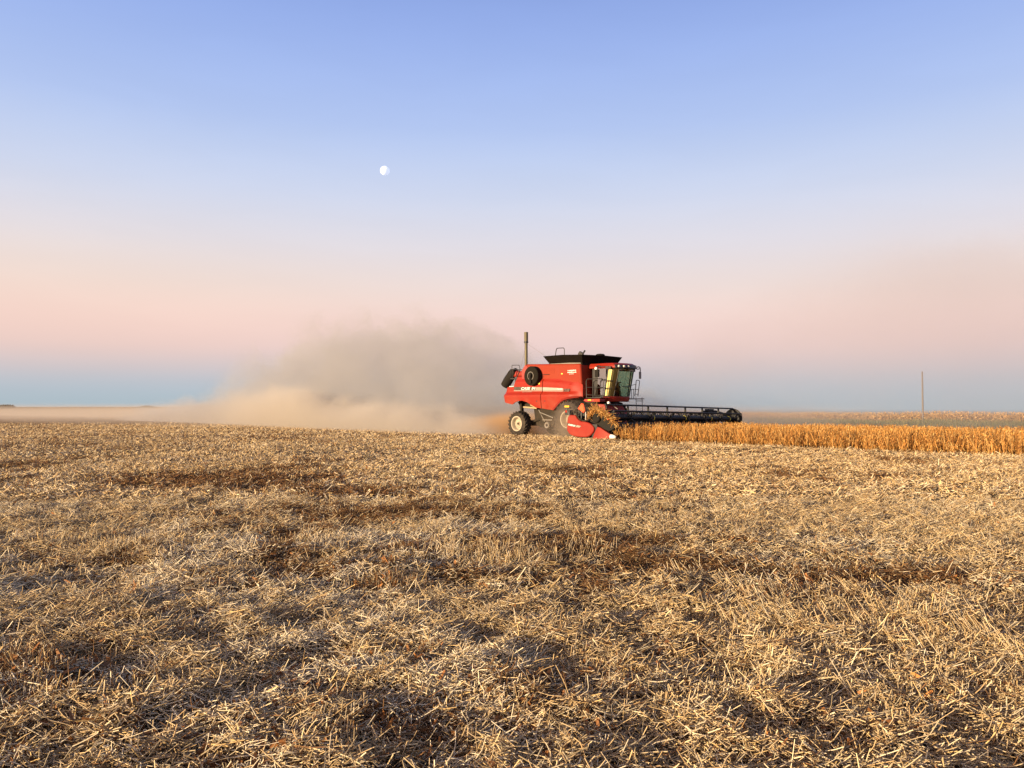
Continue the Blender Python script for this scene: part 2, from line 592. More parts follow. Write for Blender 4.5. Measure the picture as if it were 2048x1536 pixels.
def wedge(n, d0, d1, half=.78, power=1.0):
    """points spread evenly over the part of the field in view between two distances"""
    d = np.sqrt(rng.random(n) * (d1 * d1 - d0 * d0) + d0 * d0)
    x = d * rng.uniform(-half, half, n)
    return x, d


def keep(x, y, p):
    k = (rng.random(len(x)) < p) & ~inband(x, y)
    return x[k], y[k]


S = Strips()
ROWANG = math.atan2(H[1], H[0])


def comb_dir(x, y):
    """the way the straw was combed: mostly across the view, turning from place to place"""
    base = np.where(x > .6, -0.75, 0.35)
    return base + (vn3(x, y, .28) - .5) * 2.4


def scatter(n, d0, d1, l0, l1, w0, w1, rings, sides, el_s, thick=1.0):
    x, y = wedge(n, d0, d1)
    dens = .66 + .42 * vn2(x, y, .75) + .4 * (vn1(x, y, 2.2) - .5)
    x, y = keep(x, y, dens)
    m = len(x)
    lit_ = litter(x, y)
    loose = rng.random(m) < .72 - .45 * sstep(x, .4, 1.2) * (1 - sstep(y, 5.5, 7.5))
    az = np.where(loose, rng.random(m) * 6.283, comb_dir(x, y) + rng.normal(0, .45, m))
    el_ = rng.normal(.06, el_s, m)
    L = l0 + (l1 - l0) * rng.random(m) ** 3.0
    W = rng.uniform(w0, w1, m)
    z = gz(x, y) + (rng.uniform(.0, .028, m) + .03 * np.clip(vn2(x, y, 4.3) - .45, 0, 1)) * thick + np.abs(np.minimum(el_, 0)) * L * .6
    bend = rng.normal(0, .20, (m, 3)) * L[:, None]
    S.add(np.stack([x, y, z], 1), az, el_, L, W, palette(m, np.clip(lit_ * .95 + .12 * sstep(y, 9, 18), 0, 1), chaffy(x, y)) * (1 - sstep(y, 9, 18)[:, None] * np.array((.03, .06, .10))), rings, sides, bend=bend)


def stubble(n, d0, d1, h0, h1, w0, w1, rings, sides):
    x, y = wedge(n, d0, d1)
    t_ = x * N[0] + y * N[1]
    row = np.abs(((t_ / .38) % 1) - .5) * 2                     # 1 on a drill row, 0 between rows
    cl = sstep(vn5(x, y, .55) * .65 + vn2(x, y, 1.7) * .35, .42, .68)
    x, y = keep(x, y, cl * (.25 + .75 * row ** 3))
    m = len(x)
    az = comb_dir(x, y) + rng.normal(0, .8, m)
    el_ = R(90) - np.abs(rng.normal(0, .34, m)) - .30 * (vn3(x, y, .4) > .6)
    L = rng.uniform(h0, h1, m)
    S.add(np.stack([x, y, gz(x, y) - .01], 1), az, el_, L, rng.uniform(w0, w1, m), palette(m, litter(x, y) * .8), rings, sides,
          bend=rng.normal(0, .07, (m, 3)) * L[:, None], taper=.85)


def dry_leaves(n, d0, d1, s0, s1):
    x, y = wedge(n, d0, d1)
    cl = sstep(vn4(x, y, 1.9), .52, .75) * .6 + litter(x, y) * .9
    x, y = keep(x, y, np.clip(cl, .03, 1))
    m = len(x)
    c = np.where(rng.random((m, 1)) < .5, np.array((.27, .115, .035)), np.array((.15, .065, .025))) * rng.uniform(.6, 1.35, (m, 1))
    L = rng.uniform(s0, s1, m)
    S.add(np.stack([x, y, gz(x, y) + rng.uniform(.005, .045, m)], 1), rng.random(m) * 6.283, rng.normal(.25, .4, m), L, L * rng.uniform(.4, .75, m), c, 3, 2,
          bend=rng.normal(0, .3, (m, 3)) * L[:, None], taper=.5)


scatter(165000, 1.8, 6.5, .018, .13, .0030, .0072, 3, 3, .36, 1.9)
scatter(120000, 1.8, 6.5, .012, .05, .0022, .0055, 2, 2, .5, 1.3)
scatter(260000, 6.5, 13, .025, .15, .0036, .0078, 2, 3, .34, 1.9)
scatter(150000, 6.5, 13, .015, .06, .0045, .009, 2, 2, .5, 1.3)
scatter(280000, 13, 24, .04, .16, .0072, .0135, 2, 2, .38, 2.0)
scatter(170000, 24, 38, .05, .17, .009, .017, 2, 2, .38, 2.0)
scatter(230000, 38, 66, .06, .19, .011, .021, 2, 2, .38, 2.0)
stubble(48000, 1.8, 6.5, .04, .13, .0045, .0085, 3, 3)
stubble(75000, 6.5, 16, .04, .13, .0055, .0095, 2, 3)
stubble(130000, 16, 34, .06, .14, .008, .015, 2, 2)
stubble(130000, 34, 75, .06, .15, .015, .026, 2, 2)
dry_leaves(24000, 1.8, 7, .02, .055)
dry_leaves(40000, 7, 18, .02, .055)
dry_leaves(30000, 18, 40, .03, .07)
x = rng.uniform(-6.0, 1.2, 9000); y = 8.9 + .12 * (x + 2) + rng.normal(0, .45, 9000) + (vn4(x, x * 0, .5) - .5) * 1.6
x, y = keep(x, y, sstep(vn2(x, y, 1.1), .42, .75) * sstep(vn3(x, y, 3.1), .3, .6)); m_ = len(x)
S.add(np.stack([x, y, gz(x, y) - .01], 1), rng.normal(.4, 1.2, m_), R(90) - np.abs(rng.normal(0, .45, m_)), rng.uniform(.05, .17, m_), rng.uniform(.005, .009, m_), palette(m_, litter(x, y) * .3), 3, 3,
      bend=rng.normal(0, .015, (m_, 3)), taper=.8)
x = rng.uniform(1.2, 3.6, 4200); y = 5.6 - .35 * (x - 2.2) + rng.normal(0, .75, 4200); x, y = keep(x, y, sstep(vn2(x, y, 1.3), .35, .7) * sstep(vn4(x, y, 3.3), .25, .6)); m_ = len(x)
S.add(np.stack([x, y, gz(x, y) - .01], 1), R(125) + rng.normal(0, .25, m_), rng.uniform(.35, 1.0, m_), rng.uniform(.10, .24, m_), rng.uniform(.004, .007, m_), palette(m_), 3, 3,
      bend=rng.normal(0, .015, (m_, 3)), taper=.8)
# tufts: brown leafy ones and pale uncut ones
for cx, cy, n_, sp_, h_, br in ((-3.05, 4.6, 420, .26, .17, .75), (-2.9, 4.0, 260, .22, .14, .7), (-.62, 4.9, 160, .12, .09, .9), (-1.12, 6.85, 300, .17, .15, .75), (-.35, 8.1, 420, .34, .18, .15),
                                (.05, 8.0, 300, .3, .17, .1), (-4.4, 8.6, 260, .25, .17, .15), (-1.0, 9.6, 260, .22, .16, .2), (2.6, 4.3, 120, .18, .13, .5), (3.1, 5.4, 160, .22, .1, .8), (1.3, 3.6, 150, .18, .1, .4), (-.5, 3.75, 160, .14, .07, .9)):
    x = cx + rng.normal(0, sp_, n_); y = cy + rng.normal(0, sp_ * .7, n_)
    S.add(np.stack([x, y, gz(x, y) - .01], 1), rng.random(n_) * 6.283, R(90) - np.abs(rng.normal(0, .5, n_)), h_ * rng.uniform(.4, 1.15, n_), rng.uniform(.0035, .007, n_), palette(n_, np.full(n_, br)), 3, 3, bend=rng.normal(0, .02, (n_, 3)), taper=.7)
    if br > .35:
        k_ = n_ // 3; x = cx + rng.normal(0, sp_, k_); y = cy + rng.normal(0, sp_ * .7, k_); L = rng.uniform(.02, .055, k_)
        c_ = np.where(rng.random((k_, 1)) < .55, np.array((.36, .15, .04)), np.array((.20, .09, .03))) * rng.uniform(.6, 1.3, (k_, 1))
        S.add(np.stack([x, y, gz(x, y) + rng.uniform(.01, h_ * .6, k_)], 1), rng.random(k_) * 6.283, rng.normal(.3, .6, k_), L, L * rng.uniform(.35, .7, k_), c_, 3, 2, bend=rng.normal(0, .35, (k_, 3)) * L[:, None], taper=.4)
# the same litter carried on past both sides of the view and close in front of the camera
def fringe(n, y0, y1, inner, outer, l1, w0, w1):
    y = rng.uniform(y0, y1, n); yc = np.maximum(y, 0)
    x = np.where(rng.random(n) < .5, -1, 1) * (yc * inner + rng.random(n) * (outer + yc * (.78 - inner)))
    x, y = keep(x, y, .55 + .55 * vn2(x, y, .75)); m = len(x); L = .02 + l1 * rng.random(m) ** 2.5
    el_ = rng.normal(.06, .34, m)
    S.add(np.stack([x, y, gz(x, y) + rng.uniform(0, .05, m) + np.abs(np.minimum(el_, 0)) * L * .6], 1), rng.random(m) * 6.283, el_, L, rng.uniform(w0, w1, m), palette(m, litter(x, y) * .9, chaffy(x, y)), 2, 2, bend=rng.normal(0, .2, (m, 3)) * L[:, None])
fringe(190000, -1.5, 14, .76, 4.5, .11, .0042, .0085)
fringe(26000, -1.5, 2.2, 0., 2.5, .12, .004, .008)
fringe(60000, 14, 40, .77, 5.0, .16, .010, .018)
# long loose stalks lying on top
x, y = wedge(2400, 2.2, 16); x, y = keep(x, y, np.ones(len(x)))
m_ = len(x)
L = rng.uniform(.09, .25, m_)
S.add(np.stack([x, y, gz(x, y) + rng.uniform(.015, .05, m_)], 1), comb_dir(x, y) + rng.normal(0, .6, m_), rng.normal(.05, .12, m_), L, rng.uniform(.0035, .0065, m_),
      palette(m_) * 1.08, 4, 3, bend=rng.normal(0, .10, (m_, 3)) * L[:, None])
straw = S.build('straw_stubble', M['straw'])
tag(straw, 'chopped tan straw and short cut stubble covering the field', 'straw', kind='stuff')

# ------------------------------------------------------------------ standing soybeans
S = Strips()
n_pl = 14500
t_ = np.round((STRIP_LO + .1 + rng.random(n_pl) * (STRIP_HI - STRIP_LO - .2)) / .38) * .38 + rng.normal(0, .045, n_pl)
lx = CUT_X + .25 + rng.random(n_pl) ** .9 * 27.5
ly = t_ - T0
P = ORG[None] + lx[:, None] * H + ly[:, None] * N
P[:, 2] = land(P[:, 0], P[:, 1]) - .01
ht = rng.uniform(.52, .92, n_pl) * (.9 + .2 * vn1(P[:, 0], P[:, 1], .6))
ht *= np.where(rng.random(n_pl) < .12, .6, 1)
SOY = np.array([(.74, .39, .105), (.68, .33, .08), (.82, .54, .20), (.54, .24, .055), (.76, .425, .12), (.28, .12, .035)])


def soyc(n):
    return SOY[rng.choice(6, n, p=[.25, .22, .18, .15, .11, .09])] * np.array((.90, .88, .92)) * rng.uniform(.5, 1.2, (n, 1))


S.add(P, rng.random(n_pl) * 6.28, R(90) - np.abs(rng.normal(0, .10, n_pl)), ht, rng.uniform(.012, .020, n_pl), soyc(n_pl) * .8, 2, 3, taper=.6)
for k in range(3):
    S.add(P + np.stack([np.zeros(n_pl), np.zeros(n_pl), ht * rng.uniform(.1, .35, n_pl)], 1), rng.random(n_pl) * 6.28, R(90) - rng.uniform(.12, .5, n_pl),
          ht * rng.uniform(.45, .7, n_pl), rng.uniform(.008, .013, n_pl), soyc(n_pl), 2, 2)
for k in range(15):
    fr = rng.uniform(.2, 1.0, n_pl)
    q = P.copy(); q[:, 2] += ht * fr; q[:, :2] += rng.normal(0, .055, (n_pl, 2)) * (.5 + fr[:, None])
    S.add(q, rng.random(n_pl) * 6.28, R(-70) + rng.normal(0, .5, n_pl), rng.uniform(.05, .10, n_pl), rng.uniform(.011, .021, n_pl), soyc(n_pl), 2, 2, taper=.6)
soy = S.build('soybean_crop', M['soy'])
tag(soy, 'uncut strip of ripe golden orange soybeans beside the stubble', 'soybeans', kind='stuff')

# ------------------------------------------------------------------ corn block and the grass in front of it
S = Strips()
A0 = np.array([84., 90.]); A1 = np.array([44., 262.])
cdir = (A1 - A0) / np.linalg.norm(A1 - A0); cn = np.array([cdir[1], -cdir[0]]); cn = cn if cn[0] > 0 else -cn
clen = float(np.linalg.norm(A1 - A0))
n_c = 8000
s_ = rng.random(n_c) * clen; row = rng.integers(0, 10, n_c) * .76 + rng.normal(0, .06, n_c)
XY = A0[None] + cdir[None] * s_[:, None] + cn[None] * row[:, None]
P = np.stack([XY[:, 0], XY[:, 1], land(XY[:, 0], XY[:, 1])], 1)
ht = rng.uniform(1.95, 2.85, n_c) + (vn1(XY[:, 0], XY[:, 1], .12) - .5) * .4
CORN = np.array([(.66, .40, .16), (.52, .30, .11), (.74, .52, .26), (.40, .23, .10), (.70, .44, .17)])


def cornc(n):
    return CORN[rng.choice(5, n)] * rng.uniform(.28, 1.15, (n, 1)) * np.array((1.0, .99, .88))


S.add(P, rng.random(n_c) * 6.28, R(90) - np.abs(rng.normal(0, .05, n_c)), ht, .035, cornc(n_c), 2, 3, taper=.4)
for k in range(9):
    z_ = ht * rng.uniform(.12, .93, n_c)
    q = P.copy(); q[:, 2] += z_
    L = rng.uniform(.4, .8, n_c)
    S.add(q, rng.random(n_c) * 6.28, rng.uniform(.1, .9, n_c), L, rng.uniform(.07, .14, n_c), cornc(n_c), 3, 2, bend=np.stack([rng.normal(0, .05, n_c), rng.normal(0, .05, n_c), -L * rng.uniform(.5, 1.3, n_c)], 1), taper=.3)
for k in range(3):
    q = P.copy(); q[:, 2] += ht * .97
    S.add(q, rng.random(n_c) * 6.28, rng.uniform(.8, 1.5, n_c), rng.uniform(.15, .34, n_c), .025, cornc(n_c) * 1.1, 2, 2)
tag(S.build('corn_crop', M['corn']), 'block of dry brown corn standing behind the soybeans', 'corn', kind='stuff')

S = Strips()
n_g = 90000
s_ = rng.random(n_g) * clen; off = -rng.random(n_g) * 26 - .3
XY = A0[None] + cdir[None] * s_[:, None] + cn[None] * off[:, None]
P = np.stack([XY[:, 0], XY[:, 1], land(XY[:, 0], XY[:, 1])], 1)
GR = np.array([(.17, .17, .06), (.22, .19, .08), (.14, .145, .05), (.34, .26, .12), (.20, .19, .065)])
cg = GR[rng.choice(5, n_g)] * rng.uniform(.4, 1.0, (n_g, 1)) * np.array((.9, 1.0, .9))
hg = rng.uniform(.6, 1.4, n_g) * (.5 + .9 * vn2(XY[:, 0], XY[:, 1], .14))
S.add(P, rng.random(n_g) * 6.28, R(90) - np.abs(rng.normal(0, .35, n_g)), hg, rng.uniform(.03, .07, n_g), cg, 3, 2, bend=rng.normal(0, .1, (n_g, 3)), taper=.25)
tag(S.build('verge_grass', M['grass']), 'olive green rough grass along the foot of the corn', 'grass', kind='stuff')

# utility pole in the grass
PX0, PY0 = 63.0, 118.0
pz = float(land(PX0, PY0))
pole = bpy.data.objects.new('utility_pole', None); COL.objects.link(pole); pole.location = (PX0, PY0, pz)
tag(pole, 'bare weathered wooden pole standing in the grass in front of the corn', 'pole')
mb = MB(); top = 6.97 - pz
mb.lathe([(.001, -.3), (.135, -.3), (.12, top * .5), (.10, top), (.001, top + .02)], (0, 0, 0), 'z', 14, closed=False)
mb.build('shaft', M['wood'], pole)
MB().lathe([(.10, top - .30), (.115, top - .29), (.115, top - .24), (.10, top - .23)], (0, 0, 0), 'z', 14).build('band', M['grey'], pole)

# ------------------------------------------------------------------ far trees on the horizon
def far_clump(name, x, y, wx, hz, label, n=220, flat=False):
    S = Strips()
    px = x + rng.uniform(-wx / 2, wx / 2, n); py = y + rng.uniform(-15, 15, n)
    env = 1 - np.abs((px - x) / (wx / 2)) ** (8 if flat else 2.0)
    hh_ = hz * (.72 + .28 * vn1(px, py, .05)) * np.clip(env, .05, 1)
    base = land(px, py)
    for k in range(6):
        q = np.stack([px + rng.normal(0, 1, n), py, base + hh_ * rng.random(n) * .8], 1)
        S.add(q, rng.random(n) * 6.28, rng.uniform(.6, 1.5, n), hh_ * .35, hh_ * .35, np.tile((.035, .042, .036), (n, 1)) * rng.uniform(.6, 1.4, (n, 1)), 3, 2, taper=.4)
    tag(S.build(name, M['grass']), label, 'trees', kind='stuff')


far_clump('far_shelterbelt', -1005, 1500, 66, 8.5, 'dark flat topped line of trees on the far horizon', 260, True)
for i, (px, wx, hz) in enumerate(((292, 40, 7.5), (55, 70, 3.0), (150, 90, 2.2), (215, 50, 2.6), (345, 40, 3.2))):
    far_clump('far_grove', (px - 1024) / 1538 * 2000, 2000, wx * 1.4, hz, ['rounded grove on the far horizon left of the dust', 'low grey tree line nearest the dark shelterbelt', 'thin low tree line on the far horizon', 'short low tree line beside the rounded grove', 'small tree line half lost in the dust edge'][i], 160)

# ------------------------------------------------------------------ moon (sits high above, lit by the sun)
mm = bpy.data.materials.new('moon_rock'); mm.use_nodes = True
t = NT(mm.node_tree)
out = t.n('ShaderNodeOutputMaterial'); ad = t.n('ShaderNodeAddShader')
df = t.n('ShaderNodeBsdfDiffuse'); tr = t.n('ShaderNodeBsdfTransparent')
co = t.n('ShaderNodeTexCoord').outputs['Object']
t.setin(df.inputs[0], t.mix(t.smooth(t.noise(co, .018, 4).outputs[0], .4, .65), (.42, .45, .48), (.56, .60, .64)))
t.l(df.outputs[0], ad.inputs[0]); t.l(tr.outputs[0], ad.inputs[1])
mxs = t.n('ShaderNodeMixShader'); bf = t.n('ShaderNodeNewGeometry').outputs['Backfacing']      # the far side of the ball adds nothing
t.l(bf, mxs.inputs[0]); t.l(ad.outputs[0], mxs.inputs[1]); t.l(tr.outputs[0], mxs.inputs[2]); t.l(mxs.outputs[0], out.inputs['Surface'])
MD = 14000.
mdir = Vector(((767.5 - 1024) / 1538, 1.0, (813 - 337.5) / 1538))
mb = MB()
mr = MD * 9.4 / 1538
mb.lathe([(mr * math.sin(math.pi * i / 24) + 1e-3, -mr * math.cos(math.pi * i / 24)) for i in range(25)], (0, 0, 0), 'z', 40, closed=False)
moon = mb.build('moon', mm, smooth=True, angle=180)
moon.location = Vector((0, 0, 1.6)) + mdir * MD
tag(moon, 'pale gibbous moon high in the blue sky', 'moon')

# ================================================================== combine harvester
comb = bpy.data.objects.new('combine_harvester', None); COL.objects.link(comb)
comb.location = (ORG[0], ORG[1], float(land(ORG[0], ORG[1])) + .02)
comb.rotation_euler = (0, 0, math.atan2(H[1], H[0]))
tag(comb, 'big red combine harvester cutting the standing soybeans, trailing dust', 'combine harvester')


def interp(x, tab):
    xs = [a for a, _ in tab]; ys = [b_ for _, b_ in tab]
    return float(np.interp(x, xs, ys))


TOP = [(-4.93, 2.40), (-4.86, 2.50), (-4.70, 2.73), (-4.20, 2.75), (-4.18, 2.80), (-4.03, 3.28), (-2.0, 3.26), (-.91, 3.18), (-.35, 3.10), (.19, 3.0), (.67, 2.83), (.80, 2.74)]
BOT = [(-4.93, 2.22), (-4.86, 1.90), (-4.78, 1.85), (-4.22, 1.75), (-4.10, 1.79), (-4.03, 1.85), (-3.72, 1.94), (-3.42, 1.96), (-3.05, 1.87), (-2.69, 1.70), (-2.4, 1.57), (-1.99, 1.53), (-1.47, 1.47), (-.91, 1.41), (-.85, 1.46), (-.63, 1.65), (-.35, 1.86), (-.03, 1.98), (.40, 2.03), (.80, 2.06)]
PROF = [(1.35, 1.70), (1.7, 1.77), (2.24, 1.83), (2.26, 1.825), (2.43, 1.66), (2.45, 1.655), (2.75, 1.665), (2.99, 1.66), (3.01, 1.655), (3.14, 1.565), (3.16, 1.56), (3.30, 1.545)]


def pw(z):
    return interp(z, PROF)


def side_panel(x0, x1, sgn, name='side_panel'):
    mb = MB()
    xs = sorted(set([round(x0 + (x1 - x0) * i / 44, 4) for i in range(45)] + [a for a, _ in TOP + BOT if x0 < a < x1]))
    zl = sorted(set([a for a, _ in PROF] + [1.5, 1.6, 1.85, 2.0, 2.1, 2.35, 2.6, 2.9]))
    n = len(zl); v = []
    for x in xs:
        tz, bz = interp(x, TOP), interp(x, BOT)
        # upper crease follows the falling top edge towards the front
        for z in zl:
            zz = min(max(z, bz), tz)
            zq = zz + (3.28 - tz) * (1 if zz > 2.9 - (3.28 - tz) and x > -2.5 else 0)
            yy = pw(min(zq, 3.3))
            fb = float(sstep(np.array(x), .0, .78)); yy = yy * (1 - fb) + 1.575 * fb
            tuck = .10 * sstep(np.array(-4.70 - x), 0, .25)
            v.append((x, sgn * (yy - float(tuck)), zz))
    m = len(v)
    v += [(a, b_ - sgn * .05, c_) for a, b_, c_ in v]
    f = []
    for i in range(len(xs) - 1):
        for j in range(n - 1):
            a = i * n + j
            f.append((a, a + n, a + n + 1, a + 1)); f.append((m + a, m + a + 1, m + a + n + 1, m + a + n))
        for j in (0, n - 1):
            a = i * n + j
            f.append((a, a + n, m + a + n, m + a))
    for i in (0, len(xs) - 1):
        for j in range(n - 1):
            a = i * n + j
            f.append((a, a + 1, m + a + 1, m + a))
    mb.add(v, f)
    return clean(mb.build(name, M['red'], comb, angle=28))


def clean(o):
    bm = bmesh.new(); bm.from_mesh(o.data)
    bmesh.ops.remove_doubles(bm, verts=bm.verts, dist=.0008)
    bmesh.ops.dissolve_degenerate(bm, edges=bm.edges, dist=.0005)
    bmesh.ops.recalc_face_normals(bm, faces=bm.faces)
    bm.to_mesh(o.data); bm.free()
    o.data.shade_smooth(); o.data.set_sharp_from_angle(angle=R(28))
    return o


rear_panel = side_panel(-4.93, -2.01, -1)
front_panel = side_panel(-1.97, .78, -1)
side_panel(-4.93, -2.01, 1); side_panel(-1.97, .78, 1)
# dark body behind the panels
MB().side([(-4.80, 2.0), (-4.55, 2.66), (-3.9, 2.72), (-3.9, 3.22), (.6, 3.22), (.6, 2.15), (-.2, 2.1), (-.8, 1.6), (-2.3, 1.62), (-2.8, 1.9), (-3.4, 2.1), (-4.2, 1.95)], -1.50, 1.50).build('body', M['darkred'], comb, bevel=.02)
# rear hood that closes the tail
mb = MB()
mb.hexa([(-4.84, -1.62, 1.95), (-4.84, 1.62, 1.95), (-4.84, 1.62, 2.5), (-4.84, -1.62, 2.5)], [(-4.96, -1.45, 2.05), (-4.96, 1.45, 2.05), (-4.96, 1.45, 2.35), (-4.96, -1.45, 2.35)])
mb.box(-4.70, -4.25, -1.55, 1.55, 2.60, 2.735)
mb.build('rear_hood', M['red'], comb, bevel=.03)
MB().box(-4.74, -4.3, -1.5, -.9, 2.74, 2.79).build('hood_rail', M['white'], comb, bevel=.01)

for x_, z_ in ((-4.35, 2.05), (-2.35, 1.9), (-1.75, 1.9)):
    MB().box(x_, x_ + .09, -1.80, -1.74, z_, z_ + .05).build('panel_latch', M['black'], rear_panel if x_ < -2 else front_panel, bevel=.006)
MB().box(-2.30, -2.18, -1.674, -1.66, 2.84, 2.92).build('sticker', M['yellow'], rear_panel)
# flared fender lip over the front wheel
mb = MB()
arch = [(-.93, 1.42), (-.83, 1.51), (-.70, 1.63), (-.55, 1.76), (-.38, 1.88), (-.18, 1.97), (.05, 2.02), (.35, 2.06), (.80, 2.09)]
outl = [(-1.15, 1.47), (-1.02, 1.60), (-.87, 1.74), (-.69, 1.88), (-.48, 2.01), (-.25, 2.10), (.02, 2.15), (.35, 2.17), (.82, 2.16)]
v = []
for (a, b_), (c_, d_) in zip(arch, outl):
    v += [(a, -1.97, b_), (c_, -1.80, d_), (c_, -1.70, d_), (a, -1.70, b_)]
f = []
for i in range(len(arch) - 1):
    for j in range(4):
        f.append((i * 4 + j, i * 4 + (j + 1) % 4, i * 4 + 4 + (j + 1) % 4, i * 4 + 4 + j))
f += [(0, 1, 2, 3), tuple(range(len(v) - 4, len(v)))]
mb.add(v, f); mb.build('fender', M['red2'], comb, angle=50)

# grain tank
mb = MB()
tank_o = [(-3.62, 3.15), (-3.64, 3.62), (-3.33, 3.985), (.60, 3.85), (.74, 2.14), (.2, 2.14), (-.6, 2.6)]
mb.side(tank_o, -1.56, 1.56)
tank = mb.build('grain_tank', M['tankred'], comb, bevel=.085)
mb = MB(); mb.box(-2.02, -1.985, -1.572, -1.55, 3.22, 3.27)
mb.tube([(-2.05, -1.60, 3.36), (-1.55, -1.62, 3.36)], .014, 6)
mb.build('latch_bar', M['black'], comb)
# script lettering on the tank, three short lines (unreadable in the photograph, kept as worn marks)
for r_, (x0, x1, z0, hgt) in enumerate(((-.28, .30, 3.50, .060), (-.28, .30, 3.405, .060), (-.16, .16, 3.33, .026))):
    xx = x0; mb = MB()
    while xx < x1:
        ww = random.uniform(.018, .042); hh2 = hgt * random.uniform(.45, 1.0)
        mb.hexa([(xx, -1.566, z0), (xx + ww, -1.566, z0), (xx + ww + .012, -1.566, z0 + hh2), (xx + .012, -1.566, z0 + hh2)],
                [(xx, -1.560, z0), (xx + ww, -1.560, z0), (xx + ww + .012, -1.560, z0 + hh2), (xx + .012, -1.560, z0 + hh2)])
        xx += ww + random.choice((.0, .0, .012))
    mb.build('tank_lettering', M['white'], tank)
# seams, a vent and small stickers on the flat sheets
for xx in (-.95, -2.0):
    MB().box(xx, xx + .012, -1.5635, -1.55, 3.28, 3.88).build('panel_seam', M['darkred'], tank)
mb = MB(); mb.box(-1.95, -1.20, -1.564, -1.555, 3.42, 3.72)
for i in range(7): mb.box(-1.92, -1.23, -1.572, -1.563, 3.44 + i * .04, 3.455 + i * .04)
mb.build('vent', M['tankred'], tank)
MB().box(-.72, -.62, -1.566, -1.56, 3.34, 3.40).build('sticker', M['yellow'], tank)

# grain tank extension
ho = [(-1.70, -1.42), (.62, -1.42), (.62, 1.42), (-1.70, 1.42)]
hz = [3.95, 3.86, 3.86, 3.95]
to = [(-1.70, -1.92), (1.02, -1.92), (1.02, 1.45), (-1.75, 1.6)]
tz = [4.33, 4.29, 4.30, 4.36]
ot = [(x, y, z) for (x, y), z in zip(to, tz)]
ob = [(x, y, z) for (x, y), z in zip(ho, hz)]
mb = MB()
for i in range(4):
    j = (i + 1) % 4
    a, b_, c_, d_ = ob[i], ob[j], ot[j], ot[i]
    cx = Vector((-.5, 0, 4.1))
    inn = lambda q: tuple(Vector(q) + (Vector((cx.x, cx.y, q[2])) - Vector(q)).normalized() * .03)
    # panel with a slightly bowed top edge
    mid_ = tuple((Vector(c_) + Vector(d_)) / 2 + Vector((0, 0, .035)))
    mb.hexa([a, b_, c_, mid_, d_], [inn(a), inn(b_), inn(c_), inn(mid_), inn(d_)])
mb.box(-1.72, .64, -1.44, 1.44, 3.80, 3.955)
hop = mb.build('tank_extension', M['hopper'], comb, angle=20)
MB().box(-1.62, .56, -1.475, -1.44, 3.865, 3.94).build('collar_strip', M['grey'], hop)
mb = MB()
mb.tube([(-1.50, -1.2, 4.25), (-1.40, -1.2, 4.70), (-1.34, -1.2, 4.78), (-.88, -1.2, 4.775), (-.82, -1.2, 4.71), (-.81, -1.2, 4.25)], .022, 8)
mb.build('hand_rail', M['black'], comb)
mb = MB()
mb.hexa([(-.45, -.56, 4.30), (-.06, -.56, 4.30), (-.12, -.56, 4.50), (-.30, -.56, 4.60), (-.40, -.56, 4.50)], [(-.45, -.44, 4.30), (-.06, -.44, 4.30), (-.12, -.44, 4.50), (-.30, -.44, 4.60), (-.40, -.44, 4.50)])
mb.tube([(-.16, -.5, 4.40), (.03, -.5, 4.62)], .045, 8)
mb.build('fold_hinge', M['black'], comb)
mb = MB(); mb.lathe([(.001, 0), (.24, 0), (.25, .04), (.18, .09), (.001, .11)], (.75, -.1, 4.33), 'z', 20, closed=False)
mb.tube([(.85, -.35, 3.8), (.85, -.35, 4.28)], .012, 6)
mb.build('antenna_dome', M['shield'], comb)

# rotary radiator screen with its wand
mb = MB()
mb.lathe([(.10, -.44), (.30, -.455), (.505, -.43), (.53, -.40), (.53, 0), (.10, 0)], (-2.63, -1.48, 3.30), 'y', 44)
scr = mb.build('radiator_screen', M['screen'], comb, angle=30)
mb = MB()
mb.side([(-3.13, 3.10), (-2.92, 2.93), (-2.67, 2.79), (-2.56, 2.79), (-2.28, 2.98), (-2.08, 3.22), (-2.08, 3.40), (-3.16, 3.40)], -1.70, -1.62)
mb.build('duct_plate', M['rubberdark'], comb)
mb = MB()
mb.hexa([(-2.66, -1.955, 3.36), (-2.58, -1.955, 3.36), (-2.51, -1.93, 2.90), (-2.69, -1.93, 2.90)], [(-2.66, -2.02, 3.36), (-2.58, -2.02, 3.36), (-2.51, -2.02, 2.90), (-2.69, -2.02, 2.90)])
mb.lathe([(.001, -.10), (.085, -.09), (.09, 0), (.001, 0)], (-2.62, -1.93, 3.34), 'y', 20, closed=False)
mb.build('wand', M['rubberdark'], scr)
MB().lathe([(.20, -.462), (.215, -.466), (.23, -.462), (.215, -.45)], (-2.63, -1.48, 3.30), 'y', 40).build('rim', M['grey'], scr)
mb = MB()
mb.hexa([(-3.64, -1.60, 3.14), (-3.14, -1.60, 3.14), (-3.10, -1.60, 3.75), (-3.36, -1.60, 3.96), (-3.66, -1.60, 3.62)], [(-3.64, -1.50, 3.14), (-3.14, -1.50, 3.14), (-3.10, -1.50, 3.75), (-3.36, -1.50, 3.96), (-3.66, -1.50, 3.62)])
mb.build('engine_cowl', M['darkred'], comb, bevel=.02)

